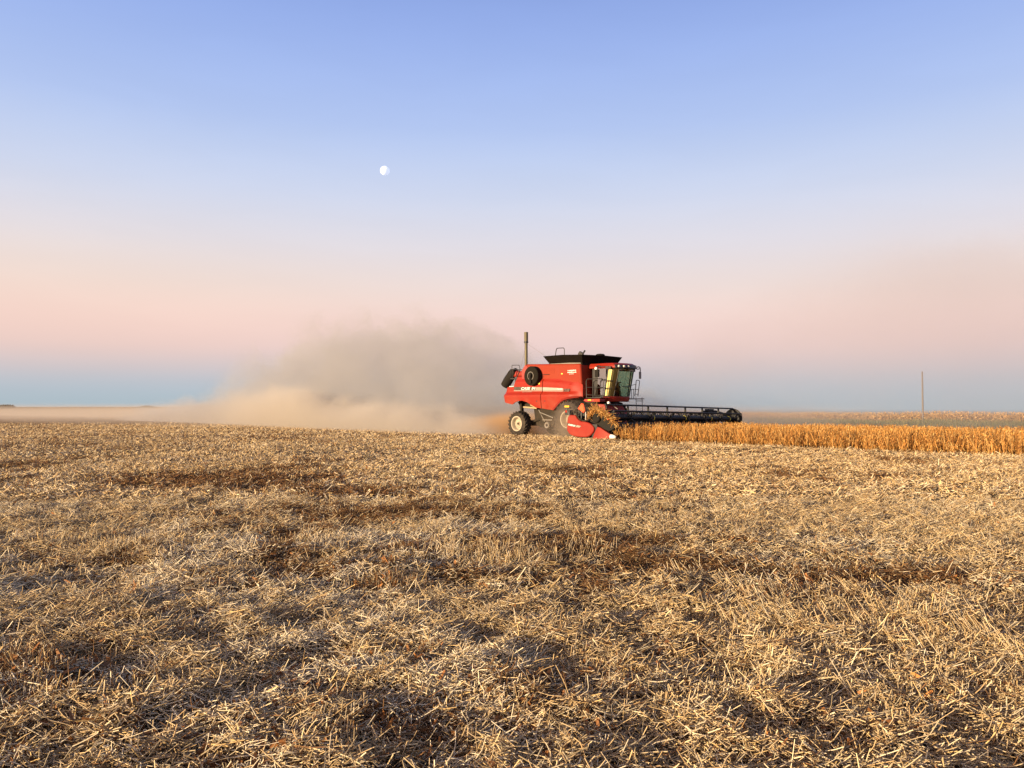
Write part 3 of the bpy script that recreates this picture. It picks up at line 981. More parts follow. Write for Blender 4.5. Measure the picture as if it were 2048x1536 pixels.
# stack and its guy wires
mb = MB()
mb.lathe([(.085, 3.5), (.088, 5.28), (.108, 5.30), (.112, 5.38), (.112, 5.84), (.095, 5.84), (.09, 5.40), (.07, 3.5)], (-3.88, -1.0, 0), 'z', 20)
stack = mb.build('exhaust_stack', M['pipe'], comb)
MB().lathe([(.10, 5.22), (.125, 5.23), (.125, 5.31), (.10, 5.32)], (-3.88, -1.0, 0), 'z', 20).build('clamp', M['black'], stack)
for e in ((-2.2, -1.2, 4.40), (-4.37, -.9, 3.9)):
    MB().tube([(-3.88, -1.0, 5.22), e], .007, 5).build('guy_wire', M['grey'], comb)

# rear platform rails
mb = MB()
for y in (-.75, .55):
    mb.tube([(-5.42, y, 3.80), (-4.40, y, 3.73)], .022, 7)
    mb.tube([(-5.28, y, 3.79), (-5.28, y, 4.0), (-5.22, y, 4.03), (-4.72, y, 4.01), (-4.65, y, 3.97), (-4.62, y, 3.74)], .018, 7)
    for xx in (-5.40, -5.22): mb.tube([(xx, y, 3.80), (xx - .03, y, 3.30)], .018, 6)
mb.tube([(-5.42, -.75, 3.80), (-5.42, .55, 3.80)], .02, 6)
mb.tube([(-4.9, -.75, 3.3), (-4.60, -.75, 3.75)], .03, 6)
mb.box(-5.42, -4.0, -.75, .55, 3.22, 3.28)
mb.box(-5.1, -3.9, -.7, .6, 2.72, 3.22)
mb.build('rear_platform', M['black'], comb)
# folded unloading auger along the left side, with its rubber spout
mb = MB(); mb.tube([(.4, 1.62, 3.60), (-7.3, 1.42, 3.62)], .185, 18)
aug = mb.build('unloading_auger', M['red2'], comb)
mb = MB(); mb.tube([(-7.10, 1.42, 3.78), (-7.45, 1.41, 3.66), (-7.85, 1.40, 3.22), (-8.08, 1.40, 2.93)], [.24, .29, .30, .285], 18)
mb.build('spout', M['rubberdark'], aug)
mb = MB(); mb.lathe([(.19, 0), (.235, .01), (.235, .07), (.19, .08)], (-6.98, 1.43, 3.62), 'x', 20); mb.lathe([(.19, 0), (.22, .01), (.22, .05), (.19, .06)], (-6.4, 1.44, 3.62), 'x', 20)
mb.build('flange', M['darkred'], aug)

# decals and lettering on the right side ------------------------------------------------
def stripe(name, poly, mat, par, eps=.006):
    mb = MB()
    xs = np.linspace(poly[0], poly[1], 16)
    a = []; c2 = []
    for x in xs:
        f_ = (x - poly[0]) / (poly[1] - poly[0])
        zt = poly[2] + (poly[3] - poly[2]) * f_; zb = poly[4] + (poly[5] - poly[4]) * f_
        a.append([(x, -(pw(zb) + eps), zb), (x, -(pw((zb + zt) / 2) + eps), (zb + zt) / 2), (x, -(pw(zt) + eps), zt)])
    v = [q for r3 in a for q in r3]; m = len(v); v += [(x, y + eps * .9, z) for x, y, z in v]
    f = []
    for i in range(15):
        for j in range(2):
            q = i * 3 + j
            f.append((q, q + 3, q + 4, q + 1)); f.append((m + q, m + q + 1, m + q + 4, m + q + 3))
        f.append((i * 3, i * 3 + 3, m + i * 3 + 3, m + i * 3)); f.append((i * 3 + 2, i * 3 + 5, m + i * 3 + 5, m + i * 3 + 2))
    mb.add(v, f)
    return mb.build(name, mat, par)


def text(body, name, mat, parent, x, y, z, h, wscale=1.0, shear=.25, bold=.0, extr=.004, rot=None):
    cu = bpy.data.curves.new('tmp', 'FONT'); cu.body = body; cu.size = h / .72; cu.shear = shear; cu.offset = bold; cu.extrude = extr; cu.resolution_u = 3
    to_ = bpy.data.objects.new('tmp', cu); COL.objects.link(to_)
    bpy.context.view_layer.update()
    me = bpy.data.meshes.new_from_object(to_.evaluated_get(bpy.context.evaluated_depsgraph_get()))
    bpy.data.objects.remove(to_); bpy.data.curves.remove(cu)
    me.name = name
    if rot is None: rot = Matrix(((1, 0, 0), (0, 0, -1), (0, 1, 0)))
    mt = Matrix.Translation((x, y, z)) @ rot.to_4x4() @ Matrix.Diagonal((wscale, 1, 1, 1))
    me.transform(mt)
    me.materials.clear(); me.materials.append(mat)
    o = bpy.data.objects.new(name, me); COL.objects.link(o); o.parent = parent
    return o


stripe('black_band', (-4.18, -2.52, 2.735, 2.69, 2.56, 2.53), M['decalblack'], rear_panel, .008)
stripe('silver_band', (-2.515, -2.015, 2.69, 2.675, 2.53, 2.515), M['decalgrey'], rear_panel, .008)
stripe('pale_line', (-4.20, -2.015, 2.545, 2.50, 2.495, 2.465), M['decalgrey'], rear_panel, .008)
stripe('silver_band', (-1.965, -.50, 2.675, 2.60, 2.515, 2.475), M['decalsilver'], front_panel, .008)
stripe('pale_line', (-1.965, -.10, 2.50, 2.435, 2.462, 2.415), M['decalsilver'], front_panel, .008)
text('CASE', 'maker_lettering', M['white'], rear_panel, -3.62, -1.682, 2.562, .14, 1.52, .20, .006)
text('IH', 'maker_mark', M['white'], rear_panel, -2.80, -1.682, 2.552, .15, 1.25, .25, .006)
text('7230', 'model_number', M['decalblack'], front_panel, -.47, -1.702, 2.435, .13, 1.22, .2, .012)
text('7230', 'model_number_face', M['outline'], front_panel, -.465, -1.707, 2.440, .118, 1.24, .2, .0)
mb = MB()
for i in range(9):
    mb.box(-3.48 + i * .085, -3.48 + i * .085 + random.uniform(.04, .07), -1.712, -1.69, 2.43, 2.455)
mb.build('small_lettering', M['decalgrey'], rear_panel)
mb = MB()
for i in range(6):
    mb.box(-.98 + i * .075, -.98 + i * .075 + random.uniform(.04, .065), -1.684, -1.66, 2.53 + (.03 if i < 2 else 0), 2.56 + random.uniform(0, .02))
mb.build('series_lettering', M['white'], front_panel)

# underside, axles, drivetrain ------------------------------------------------------------
mb = MB()
mb.side([(-3.0, 1.45), (-2.6, .95), (-1.6, .78), (1.2, .8), (1.3, 1.5), (.9, 2.1), (-.9, 2.1), (-1.2, 1.5)], -.75, .75)
mb.box(-2.55, -1.45, -1.25, -.75, .80, 1.55)
mb.box(-1.9, -1.5, -1.3, -1.1, .62, 1.2)
mb.side([(-3.3, 1.6), (-3.15, .62), (-2.5, .42), (-.9, .40), (-.7, 1.3), (-1.0, 1.6)], -1.0, 1.0)
mb.side([(-4.5, 1.9), (-4.15, 1.55), (-3.0, 1.5), (-2.6, 1.7), (-2.8, 2.0)], -1.1, 1.1)
mb.side([(-4.12, 1.95), (-4.02, 1.30), (-3.90, 1.30), (-3.92, 1.95)], -1.35, -1.15)
mb.build('undercarriage', M['under'], comb, bevel=.02)
mb = MB(); mb.box(-3.85, -3.55, -1.3, 1.3, .55, .85); mb.box(-.15, .2, -1.2, 1.2, .75, 1.2)
for s in (-1, 1): mb.tube([(-3.6, s * 1.2, .7), (-2.4, s * .9, 1.05)], .08, 8)
mb.build('axle_beam', M['under'], comb, bevel=.02)
mb = MB(); mb.tube([(-3.80, -1.28, 1.60), (-2.70, -1.34, 1.54)], .05, 8); mb.tube([(-3.35, -1.2, 1.72), (-2.9, -1.28, 1.60)], .035, 8)
mb.build('spreader_bar', M['tan'], comb)
mb = MB(); mb.lathe([(.07, -.06), (.10, -.09), (.16, -.09), (.19, -.04), (.19, .05), (.07, .05)], (-1.93, -1.32, .62), 'y', 22)
mb.build('drive_pulley', M['grey'], comb)
mb = MB()
for (a, b_, r_) in (((-2.5, -1.28, 1.3), (-1.5, -1.32, 1.02), .03), ((-2.3, -1.3, .9), (-1.6, -1.3, .9), .035), ((-1.3, -1.1, 1.4), (-1.25, -1.1, .8), .06), ((-2.7, -1.2, 1.45), (-2.2, -1.26, .8), .03)):
    mb.tube([a, b_], r_, 7)
mb.build('belt_run', M['grey'], comb)


def wheel(x, y, sgn, r, w_, rr, nl, name='wheel'):
    e = bpy.data.objects.new(name, None); COL.objects.link(e); e.parent = comb; e.location = (x, y, r - .03)
    h_ = w_ / 2
    pr = [(rr, -h_ * .82), (rr + .03, -h_ * .95), (rr + .12, -h_), (r - .16, -h_ * 1.0), (r - .075, -h_ * .9), (r - .05, -h_ * .5), (r - .045, 0), (r - .05, h_ * .5), (r - .075, h_ * .9), (r - .16, h_), (rr + .12, h_), (rr + .03, h_ * .95), (rr, h_ * .82)]
    mb = MB(); mb.lathe(pr, (0, 0, 0), 'y', 56)
    for s in (-1, 1):
        for i in range(nl):
            a0 = 6.28319 * (i + (.5 if s > 0 else 0)) / nl
            pts_o, pts_i = [], []
            for (yy, da, th) in ((.02, 0.0, .050), (h_ * .5, .10, .050), (h_ * .98, .22, .055)):
                q0, q1 = a0 - da * 1.0 / r, a0 - da / r + th / r * 1.4
                pts_o.append((yy * s, q0, q1))
            rings = []
            for (yy, q0, q1) in pts_o:
                ro = r if abs(yy) < h_ * .9 else r - .025
                ri = r - .09 if abs(yy) < h_ * .9 else r - .15
                rings.append([(ri * math.cos(q0), yy, ri * math.sin(q0)), (ro * math.cos(q0), yy, ro * math.sin(q0)), (ro * math.cos(q1), yy, ro * math.sin(q1)), (ri * math.cos(q1), yy, ri * math.sin(q1))])
            for a, b_ in zip(rings[:-1], rings[1:]): mb.hexa(a, b_)
    mb.build('tyre', M['tyre'], e)
    mb = MB()
    o = sgn * h_
    mb.lathe([(rr + .025, o * .97), (rr + .02, o * 1.03), (rr - .03, o * 1.02), (rr - .06, o * .85), (rr - .075, o * .55), (rr - .10, o * .25), (rr * .55, o * .12), (rr * .48, o * .30), (rr * .30, o * .32), (rr * .28, o * .48), (.02, o * .48), (.02, -o * .5), (rr - .06, -o * .5), (rr, -o * .9)], (0, 0, 0), 'y', 48)
    rim = mb.build('rim', M['rim'], e, angle=25)
    mb = MB()
    mb.lathe([(.07, o * .46), (.07, o * .56), (.001, o * .58)], (0, 0, 0), 'y', 16, closed=False)
    mb.build('hub', M['under'], rim)
    return e


wheel(-3.88, -1.50, -1, .71, .54, .40, 20, 'rear_wheel'); wheel(-3.88, 1.50, 1, .71, .54, .40, 20, 'rear_wheel')
wheel(.12, -1.66, -1, .99, .82, .43, 22, 'front_wheel'); wheel(.12, 1.66, 1, .99, .82, .43, 22, 'front_wheel')

# cab ------------------------------------------------------------------------------------
foot_b = [(.92, -.92), (1.70, -.955), (1.80, -.935), (1.88, -.895), (1.95, -.83), (2.01, -.73), (2.05, -.60), (2.10, 0.0), (2.03, .55), (1.93, .82), (1.78, .90), (.92, .88)]   # floor outline
foot_t = [(.92, -.90), (1.97, -.955), (2.09, -.94), (2.19, -.905), (2.28, -.84), (2.36, -.74), (2.42, -.60), (2.48, 0.0), (2.40, .55), (2.26, .80), (2.05, .88), (.92, .86)]   # at the roof

def wall(i0, i1, f0=0., f1=1., z0=2.16, z1=3.60, th=.02, inset=0.):
    """glazing sheet between outline points i0..i1"""
    mb = MB()
    outer, inner = [], []
    for i in range(i0, i1 + 1):
        b_, t2 = Vector((*foot_b[i], z0)), Vector((*foot_t[i], z1))
        outer.append((b_.lerp(t2, f0), b_.lerp(t2, f1)))
    c0 = Vector((1.4, 0, 0))
    for a, b_ in zip(outer[:-1], outer[1:]):
        n_ = (b_[0] - a[0]).cross(a[1] - a[0]).normalized()
        if n_.dot(a[0] - Vector((1.4, 0, 2.8))) < 0: n_ = -n_
        q = [a[0] - n_ * inset, b_[0] - n_ * inset, b_[1] - n_ * inset, a[1] - n_ * inset]
        mb.hexa(q, [v_ - n_ * th for v_ in q])
    return mb


cab = MB()
cab.plan(foot_b, 2.05, 2.16)
cab.box(.86, .93, -.90, .86, 2.1, 3.62)                          # rear wall
for i, r_ in ((1, .035), (10, .035), (11, .045)):
    cab.tube([(*foot_b[i], 2.14), (*foot_t[i], 3.62)], r_, 8)
cab.tube([(.98, -.90, 2.14), (.98, -.88, 3.62)], .05, 8)
cab.box(1.0, 1.26, -.925, -.87, 2.16, 3.60)                       # wide black rear quarter pillar
cabo = cab.build('cab', M['black'], comb, bevel=.012)
wall(0, 1).build('side_window', M['glass'], cabo, smooth=False)
clean(wall(1, 6).build('corner_window', M['glass_corner'], cabo))
clean(wall(6, 9).build('windshield', M['glass_front'], cabo))
wall(9, 10).build('corner_window', M['glass_front'], cabo)
wall(10, 11).build('side_window', M['glass_front'], cabo, smooth=False)
MB().tube([(2.03, -.61, 2.16), (2.40, -.61, 3.58)], .030, 8).build('pillar', M['black'], cabo)
MB().tube([(1.94, .82, 2.16), (2.27, .80, 3.58)], .030, 8).build('pillar', M['black'], cabo)
mb = MB()      # interior
mb.box(1.05, 1.16, -.30, .28, 2.55, 3.28); mb.box(1.10, 1.62, -.28, .26, 2.45, 2.60); mb.box(1.2, 1.5, -.2, .2, 2.14, 2.46)
mb.box(1.1, 1.75, -.55, -.36, 2.45, 2.72); mb.box(1.5, 1.62, -.52, -.44, 2.72, 3.0)
mb.build('seat', M['seat'], cabo, bevel=.03)
mb = MB(); mb.tube([(2.0, 0.02, 2.14), (1.86, .02, 2.85)], .05, 8); mb.lathe([(.15, -.012), (.175, 0), (.15, .012)], (1.84, .02, 2.90), 'z', 22)
mb.box(1.72, 1.96, -.05, .09, 2.86, 2.885)
mb.build('steering_wheel', M['black'], cabo)
MB().tube([(2.33, -.30, 2.66), (2.36, .35, 2.66)], .018, 6).build('wiper', M['black'], cabo)
MB().plan([(.95, -.86), (2.2, -.86), (2.38, 0), (2.2, .8), (.95, .82)], 3.585, 3.60).build('headliner', M['headliner'], cabo)
# red skirt under the windshield
sk = [(1.55, -.96), (1.80, -.985), (1.97, -.91), (2.10, -.62), (2.15, 0), (2.08, .57), (1.98, .85), (1.8, .93), (1.55, .93)]
mb = MB(); mb.hexa([(x - .06, y * .97, 1.88) for x, y in sk], [(x, y, 2.13) for x, y in sk]); mb.build('front_skirt', M['red'], cabo, bevel=.03)
MB().plan([(x * 1 - .02, y * .98) for x, y in sk], 2.135, 2.15).build('skirt_trim', M['red2'], cabo)
# roof
ro = [(.72, -.98), (2.10, -1.03), (2.42, -.98), (2.58, -.70), (2.66, 0), (2.58, .55), (2.42, .86), (2.1, .94), (.72, .92)]
mb = MB()
mb.hexa([(x, y, 3.60) for x, y in ro], [(x - .02, y, 3.74) for x, y in ro])
mb.hexa([(x - .02, y, 3.742) for x, y in ro], [(x - .22 * (x > 2), y * .93, 3.86) for x, y in ro])
roof = mb.build('roof', M['red'], comb, bevel=.03)
mb = MB()
vis = [(2.44, -.985), (2.60, -.70), (2.68, 0), (2.60, .55), (2.44, .865)]
mb.hexa([(x, y, 3.585) for x, y in vis] + [(2.2, .8, 3.585), (2.2, -.9, 3.585)], [(x - .05, y, 3.775) for x, y in vis] + [(2.2, .8, 3.775), (2.2, -.9, 3.775)])
mb.build('visor', M['black'], roof, bevel=.02)


def visor_pt(y):
    xs = np.interp(y, [q[1] for q in vis], [q[0] for q in vis]); return float(xs) - .025


for y, rw in ((-.80, .085), (-.48, .080), (-.16, .065), (.60, .05)):
    mb = MB(); mb.lathe([(.001, .062), (rw * .6, .055), (rw * .95, .03), (rw, 0), (.001, 0)], (visor_pt(y), y, 3.685), 'x', 18, closed=False)
    for i, q in enumerate(mb.v): mb.v[i] = (q[0], q[1], 3.685 + (q[2] - 3.685) * .72)
    mb.build('work_light', M['lamp'], roof)
mb = MB()
for i in range(7):
    mb.box(2.405, 2.42, -.60 + i * .075, -.60 + i * .075 + random.uniform(.04, .065), 3.525, 3.55 + random.uniform(0, .02))
mb.build('windshield_lettering', M['white'], cabo)
MB().box(2.40, 2.425, .18, .58, 3.47, 3.53).build('sun_label', M['decalgrey'], cabo)
MB().box(2.36, 2.40, -.62, .75, 3.44, 3.59).build('sun_strip', M['black'], cabo)
# grey side vents / handles under the roof edge
mb = MB(); mb.tube([(1.28, -1.06, 3.70), (1.42, -1.10, 3.74), (1.52, -1.06, 3.68), (2.15, -1.10, 3.66)], .028, 7); mb.box(1.9, 2.25, -1.12, -1.02, 3.55, 3.68)
mb.build('mirror_bracket', M['black'], roof)
# mirrors
mb = MB(); mb.box(1.44, 1.68, -1.42, -1.30, 3.14, 3.53); mi = mb.build('mirror', M['rubberdark'], comb, bevel=.03)
mb = MB(); mb.lathe([(.001, -.05), (.07, -.045), (.08, 0), (.07, .05), (.001, .05)], (1.50, -1.36, 3.58), 'y', 16, closed=False); mb.build('side_light', M['lamp'], mi)
MB().tube([(1.52, -1.0, 3.66), (1.52, -1.36, 3.62), (1.55, -1.36, 3.5)], .02, 6).build('mirror_arm', M['black'], mi)
mb = MB(); mb.box(2.48, 2.54, .93, 1.10, 3.08, 3.46)
mi2 = mb.build('mirror', M['grey'], comb, bevel=.03)
mb = MB(); mb.tube([(2.4, .75, 3.66), (2.5, .92, 3.71), (2.5, 1.02, 3.68), (2.51, 1.04, 3.55), (2.51, 1.02, 3.40)], .028, 7); mb.tube([(2.42, .80, 3.60), (2.5, .88, 3.58), (2.5, .95, 3.62)], .024, 7)
mb.build('mirror_arm', M['grey'], mi2)

# right hand service platform with loop rails, marker light
mb = MB()
mb.plan([(.80, -1.0), (1.98, -1.0), (1.96, -1.56), (1.05, -1.60), (.84, -1.45)], 2.06, 2.10)
plat = mb.build('side_platform', M['black'], comb, bevel=.01)
mb = MB(); mb.hexa([(.84, -1.62, 1.93), (1.0, -1.64, 1.87), (1.95, -1.62, 1.87), (1.97, -1.62, 2.02), (.95, -1.64, 2.02)], [(.84, -1.2, 1.93), (1.0, -1.2, 1.87), (1.95, -1.2, 1.87), (1.97, -1.2, 2.02), (.95, -1.2, 2.02)])
mb.build('platform_skirt', M['darkred'], plat, bevel=.03)
MB().box(1.19, 1.42, -1.675, -1.63, 1.93, 1.995).build('marker_light', M['amber'], plat, bevel=.008)
MB().box(1.58, 1.97, -1.66, -1.62, 1.865, 2.025).build('step_face', M['red'], plat, bevel=.008)
mb = MB(); y = -1.45
mb.tube([(.93, y, 2.10), (.91, y, 2.92), (.95, y, 3.02), (1.02, y, 3.05), (1.95, y, 3.04), (2.03, y, 3.01), (2.06, y, 2.93), (2.0, y, 2.10)], .020, 8)
mb.tube([(.92, y, 2.62), (1.75, y, 2.61), (2.03, y, 2.60)], .017, 8)
mb.tube([(.95, y, 2.24), (2.25, -1.2, 2.15)], .017, 8)
mb.tube([(1.72, y + .15, 2.55), (1.74, y + .15, 2.86), (1.80, y + .15, 2.94), (1.86, y + .15, 2.96), (2.32, -1.05, 2.95)], .018, 8)
mb.tube([(1.70, y + .15, 2.57), (2.30, -1.05, 2.57)], .018, 8)
mb.build('guard_rail', M['black'], plat)
# access ladder and rails on the far side of the cab
mb = MB(); x = 1.55
mb.tube([(x, .95, 2.60), (x, 1.60, 2.78), (x, 1.98, 2.84)], .016, 7)
mb.tube([(x, 1.85, 2.20), (x, 1.98, 3.02), (x, 2.03, 3.06), (x, 2.24, 3.05), (x, 2.29, 3.0), (x, 2.12, 2.20)], .022, 7)
for z in (2.30, 2.55): mb.tube([(x, 1.86, z), (x, 2.2, z)], .016, 6)
for yy in (1.55, 1.75): mb.tube([(x, yy, 2.05), (x, yy, 2.56)], .018, 6)
mb.tube([(x, 1.50, 2.55), (x, 1.80, 2.57)], .018, 6)
for xx in (1.35, 1.75): mb.tube([(xx, 2.30, .7), (xx, 2.22, 2.12)], .018, 6)
for k in range(5): mb.box(1.35, 1.75, 2.22, 2.34, .80 + .28 * k, .83 + .28 * k)
mb.box(.9, 1.9, .95, 2.20, 2.02, 2.07)
mb.build('ladder', M['grey'], comb)

# feeder house
mb = MB(); mb.side([(.7, 1.85), (.9, .95), (2.0, .35), (2.0, 1.15), (1.5, 1.75)], -.75, .75)
mb.build('feeder_house', M['darkred'], comb, bevel=.03)

# header ---------------------------------------------------------------------------------
HY0, HY1 = -3.35, 8.85
tilt = lambda q: (q[0], q[1], q[2] - .0183 * (q[1] - HY0) + .03)
HB = lambda: MB(tilt)
mb = HB()
mb.side([(1.80, .16), (1.80, 1.22), (1.95, 1.27), (2.00, 1.22), (1.90, .95), (1.92, .42), (2.05, .22), (2.9, .12), (3.15, .10), (3.15, .06), (2.0, .08)], HY0 + .1, HY1 - .1)
hd = mb.build('header', M['reeldark'], comb, bevel=0)
mb = HB(); mb.tube([(2.42, HY0 + .2, .50), (2.42, HY1 - .2, .50)], .22, 16)
pts = []
for i in range(0, 700):
    yy = HY0 + .2 + i * (HY1 - HY0 - .4) / 699
    pts.append((2.42 + .29 * math.cos(i * .42), yy, .50 + .29 * math.sin(i * .42)))
mb.tube(pts, .02, 4); mb.build('auger', M['grey'], hd)
# knife guards
mb = HB()
for i in range(160):
    yy = HY0 + .15 + i * (HY1 - HY0 - .3) / 159
    mb.hexa([(3.12, yy - .015, .07), (3.12, yy + .015, .07), (3.12, yy + .015, .105), (3.12, yy - .015, .105)], [(3.27, yy - .004, .08), (3.27, yy + .004, .08), (3.27, yy + .004, .09), (3.27, yy - .004, .09)])
mb.build('knife_guard', M['grey'], hd)

shield = [(1.40, .95), (1.44, 1.10), (1.52, 1.17), (1.60, 1.19), (1.88, 1.18), (1.95, 1.13), (2.02, 1.03), (2.12, .95), (2.28, .88), (2.55, .865), (2.75, .82), (2.92, .74), (3.05, .63), (3.10, .52), (3.07, .42), (2.98, .31), (2.85, .21), (2.72, .15), (2.60, .12), (2.33, .11), (1.94, .13), (1.68, .18), (1.50, .27), (1.38, .41), (1.37, .70)]
DIV_R = [(2.93, .05), (3.10, .23), (3.20, .41), (3.27, .62), (3.40, .62), (4.0, .31), (4.0, .09)]
for sgn, yy in ((-1, HY0), (1, HY1)):
    mb = HB(); mb.side(shield, yy - .14 if sgn < 0 else yy - .02, yy + .02 if sgn < 0 else yy + .14)
    sh = mb.build('end_shield', M['red2'], hd, bevel=.045)
    # gathering point: a body that narrows in width and height to its tip
    mb = HB(); w_ = .13
    secs = [((2.95, .06, .08), w_ * .6), ((3.12, .06, .40), w_), ((3.28, .06, .64), w_), ((3.44, .06, .60), w_), ((3.72, .07, .45), w_ * .8), ((4.0, .09, .30), w_ * .55)]
    v = []
    for (x, zb, zt), wv in secs:
        x2 = x
        v += [(x2, yy - wv, zb), (x2, yy + wv, zb), (x2, yy + wv * .8, zt), (x2, yy - wv * .8, zt)]
    f = [(0, 1, 2, 3), tuple(range(len(v) - 4, len(v)))]
    for i in range(len(secs) - 1):
        for j in range(4): f.append((i * 4 + j, i * 4 + (j + 1) % 4, i * 4 + 4 + (j + 1) % 4, i * 4 + 4 + j))
    mb.add(v, f); dv = mb.build('crop_divider', M['red2'], hd, bevel=.02)
    mb = HB(); mb.tube([(4.0, yy, .195), (4.12, yy, .185), (4.22, yy, .175), (4.28, yy, .17), (4.30, yy, .168)], [.11, .105, .085, .05, .01], 14)
    mb.build('divider_tip', M['white'], hd)
    mb = HB(); mb.box(2.90, 3.22, yy - .05, yy + .05, .05, .75); mb.box(3.0, 4.1, yy - .06, yy + .06, .03, .08)
    mb.build('divider_mount', M['black'], hd)
# lettering strip on the near end shield
mb = HB(); ys = HY0 - .148
mb.hexa([(1.41, ys, .79), (2.02, ys, .70), (1.93, ys, .60), (1.41, ys, .685)], [(1.41, ys + .012, .79), (2.02, ys + .012, .70), (1.93, ys + .012, .60), (1.41, ys + .012, .685)])
mb.build('shield_band', M['decalblack'], hd)
mb = HB(); mb.hexa([(2.03, ys, .70), (2.30, ys, .655), (2.20, ys, .58), (1.94, ys, .60)], [(2.03, ys + .012, .70), (2.30, ys + .012, .655), (2.20, ys + .012, .58), (1.94, ys + .012, .60)])
mb.build('shield_flash', M['decalgrey'], hd)
rt = Matrix(((1, 0, 0), (0, 0, -1), (0, 1, 0))) @ Matrix.Rotation(R(-8), 3, 'Z')
text('CASE IH', 'shield_lettering', M['white'], hd, 1.47, ys - .006, .715, .075, 1.22, .2, .006, .004, rt)

# reel
RX, RZ, RR = 3.50, 1.10, .60
mb = HB(); mb.tube([(RX, HY0 + .2, RZ), (RX, HY1 - .15, RZ)], .135, 20); mb.build('reel_tube', M['tube'], hd)
for yy in (.70, 3.6, 6.2, 8.2):
    HB().lathe([(.137, -.03), (.146, -.03), (.146, .03), (.137, .03)], (RX, yy, RZ), 'y', 24).build('reel_band', M['yellow'], hd)
sp = [-3.05 + 1.69 * i for i in range(8)]
bat_ang = [math.radians(90 + 60 * i) for i in range(6)]
for yy in sp:
    mb = HB()
    for i, a in enumerate(bat_ang):
        dx, dz = math.cos(a), math.sin(a); px_, pz_ = -dz * .045, dx * .045
        mb.hexa([(RX + dx * .1 + px_ * 1.5, yy - .028, RZ + dz * .1 + pz_ * 1.5), (RX + dx * .1 - px_ * 1.5, yy - .028, RZ + dz * .1 - pz_ * 1.5), (RX + dx * RR - px_ * .8, yy - .028, RZ + dz * RR - pz_ * .8), (RX + dx * RR + px_ * .8, yy - .028, RZ + dz * RR + pz_ * .8)],
                [(RX + dx * .1 + px_ * 1.5, yy + .028, RZ + dz * .1 + pz_ * 1.5), (RX + dx * .1 - px_ * 1.5, yy + .028, RZ + dz * .1 - pz_ * 1.5), (RX + dx * RR - px_ * .8, yy + .028, RZ + dz * RR - pz_ * .8), (RX + dx * RR + px_ * .8, yy + .028, RZ + dz * RR + pz_ * .8)])
    mb.build('reel_spider', M['reeldark'], hd)
tine_tilt = [R(-178), R(-102), R(-70), R(-78), R(-85), R(-108)]
for i, a in enumerate(bat_ang):
    bx, bz = RX + RR * math.cos(a), RZ + RR * math.sin(a)
    mb = HB(); mb.tube([(bx, HY0 + .2, bz), (bx, HY1 - .15, bz)], .042, 8)
    n_t = 70
    ta = tine_tilt[i]
    for k in range(n_t):
        yy = HY0 + .3 + k * (HY1 - HY0 - .6) / (n_t - 1)
        ln = .30 if i else .12
        e_ = (bx + ln * math.cos(ta), yy - .10 * (i > 0), bz + ln * math.sin(ta))
        mb.tube([(bx, yy, bz), e_], .018, 4)
    mb.build('reel_bat', M['tine'], hd)
# reel arms and lift cylinders at both ends, end shields of the reel
for yy, sg in ((HY0 + .12, -1), (HY1 - .10, 1)):
    mb = HB(); mb.hexa([(1.85, yy - .04, 1.30), (1.85, yy - .04, 1.18), (RX, yy - .04, RZ - .06), (RX, yy - .04, RZ + .07)], [(1.85, yy + .04, 1.30), (1.85, yy + .04, 1.18), (RX, yy + .04, RZ - .06), (RX, yy + .04, RZ + .07)])
    mb.tube([(2.05, yy, .80), (2.9, yy, 1.15)], .035, 8)
    mb.build('reel_arm', M['black'], hd)
    mb = HB()
    if sg < 0:
        es = [(2.50, 1.02), (2.62, 1.10), (2.80, 1.22), (3.12, 1.27), (3.40, 1.26), (3.60, 1.20), (3.85, 1.14), (4.12, 1.05), (4.30, .93), (4.33, .75), (4.22, .60), (4.03, .49), (3.85, .44), (3.6, .52), (3.2, .72), (2.75, .86)]
        mb.side(es, yy - .10, yy - .04)
        mb.build('reel_shield', M['shield'], hd, bevel=.02)
        mb = HB(); mb.lathe([(.001, -.16), (.20, -.16), (.23, -.12), (.23, 0), (.001, 0)], (3.18, yy - .06, 1.06), 'y', 24, closed=False); mb.build('reel_drive', M['rubberdark'], hd)
        mb = HB(); mb.lathe([(.001, -.08), (.06, -.07), (.07, 0), (.001, 0)], (3.86, yy - .10, 1.03), 'y', 14, closed=False); mb.lathe([(.001, -.06), (.05, -.05), (.05, 0), (.001, 0)], (3.92, yy - .10, 1.15), 'y', 14, closed=False); mb.build('hub_cap', M['orange'], hd)
    else:
        mb.lathe([(.05, -.03), (.55, -.03), (.58, 0), (.55, .05), (.05, .05)], (RX, yy, RZ + .02), 'y', 36)
        for i in range(6):
            q = i * 1.047 + .3
            mb.tube([(RX + .1 * math.cos(q), yy - .045, RZ + .1 * math.sin(q)), (RX + .5 * math.cos(q), yy - .045, RZ + .5 * math.sin(q))], .02, 6)
        mb.build('reel_shield', M['reeldark'], hd)
mb = HB()
for yy in (7.1, 7.55, 8.0):
    mb.tube([(1.9, yy, 1.2), (2.7, yy + .1, 1.55), (3.2, yy + .1, 1.42)], .05, 7)
mb.tube([(2.6, 6.9, 1.50), (2.7, 8.3, 1.5)], .06, 8); mb.box(2.5, 2.8, 7.3, 7.8, 1.42, 1.66)
mb.build('reel_lift', M['reeldark'], hd)
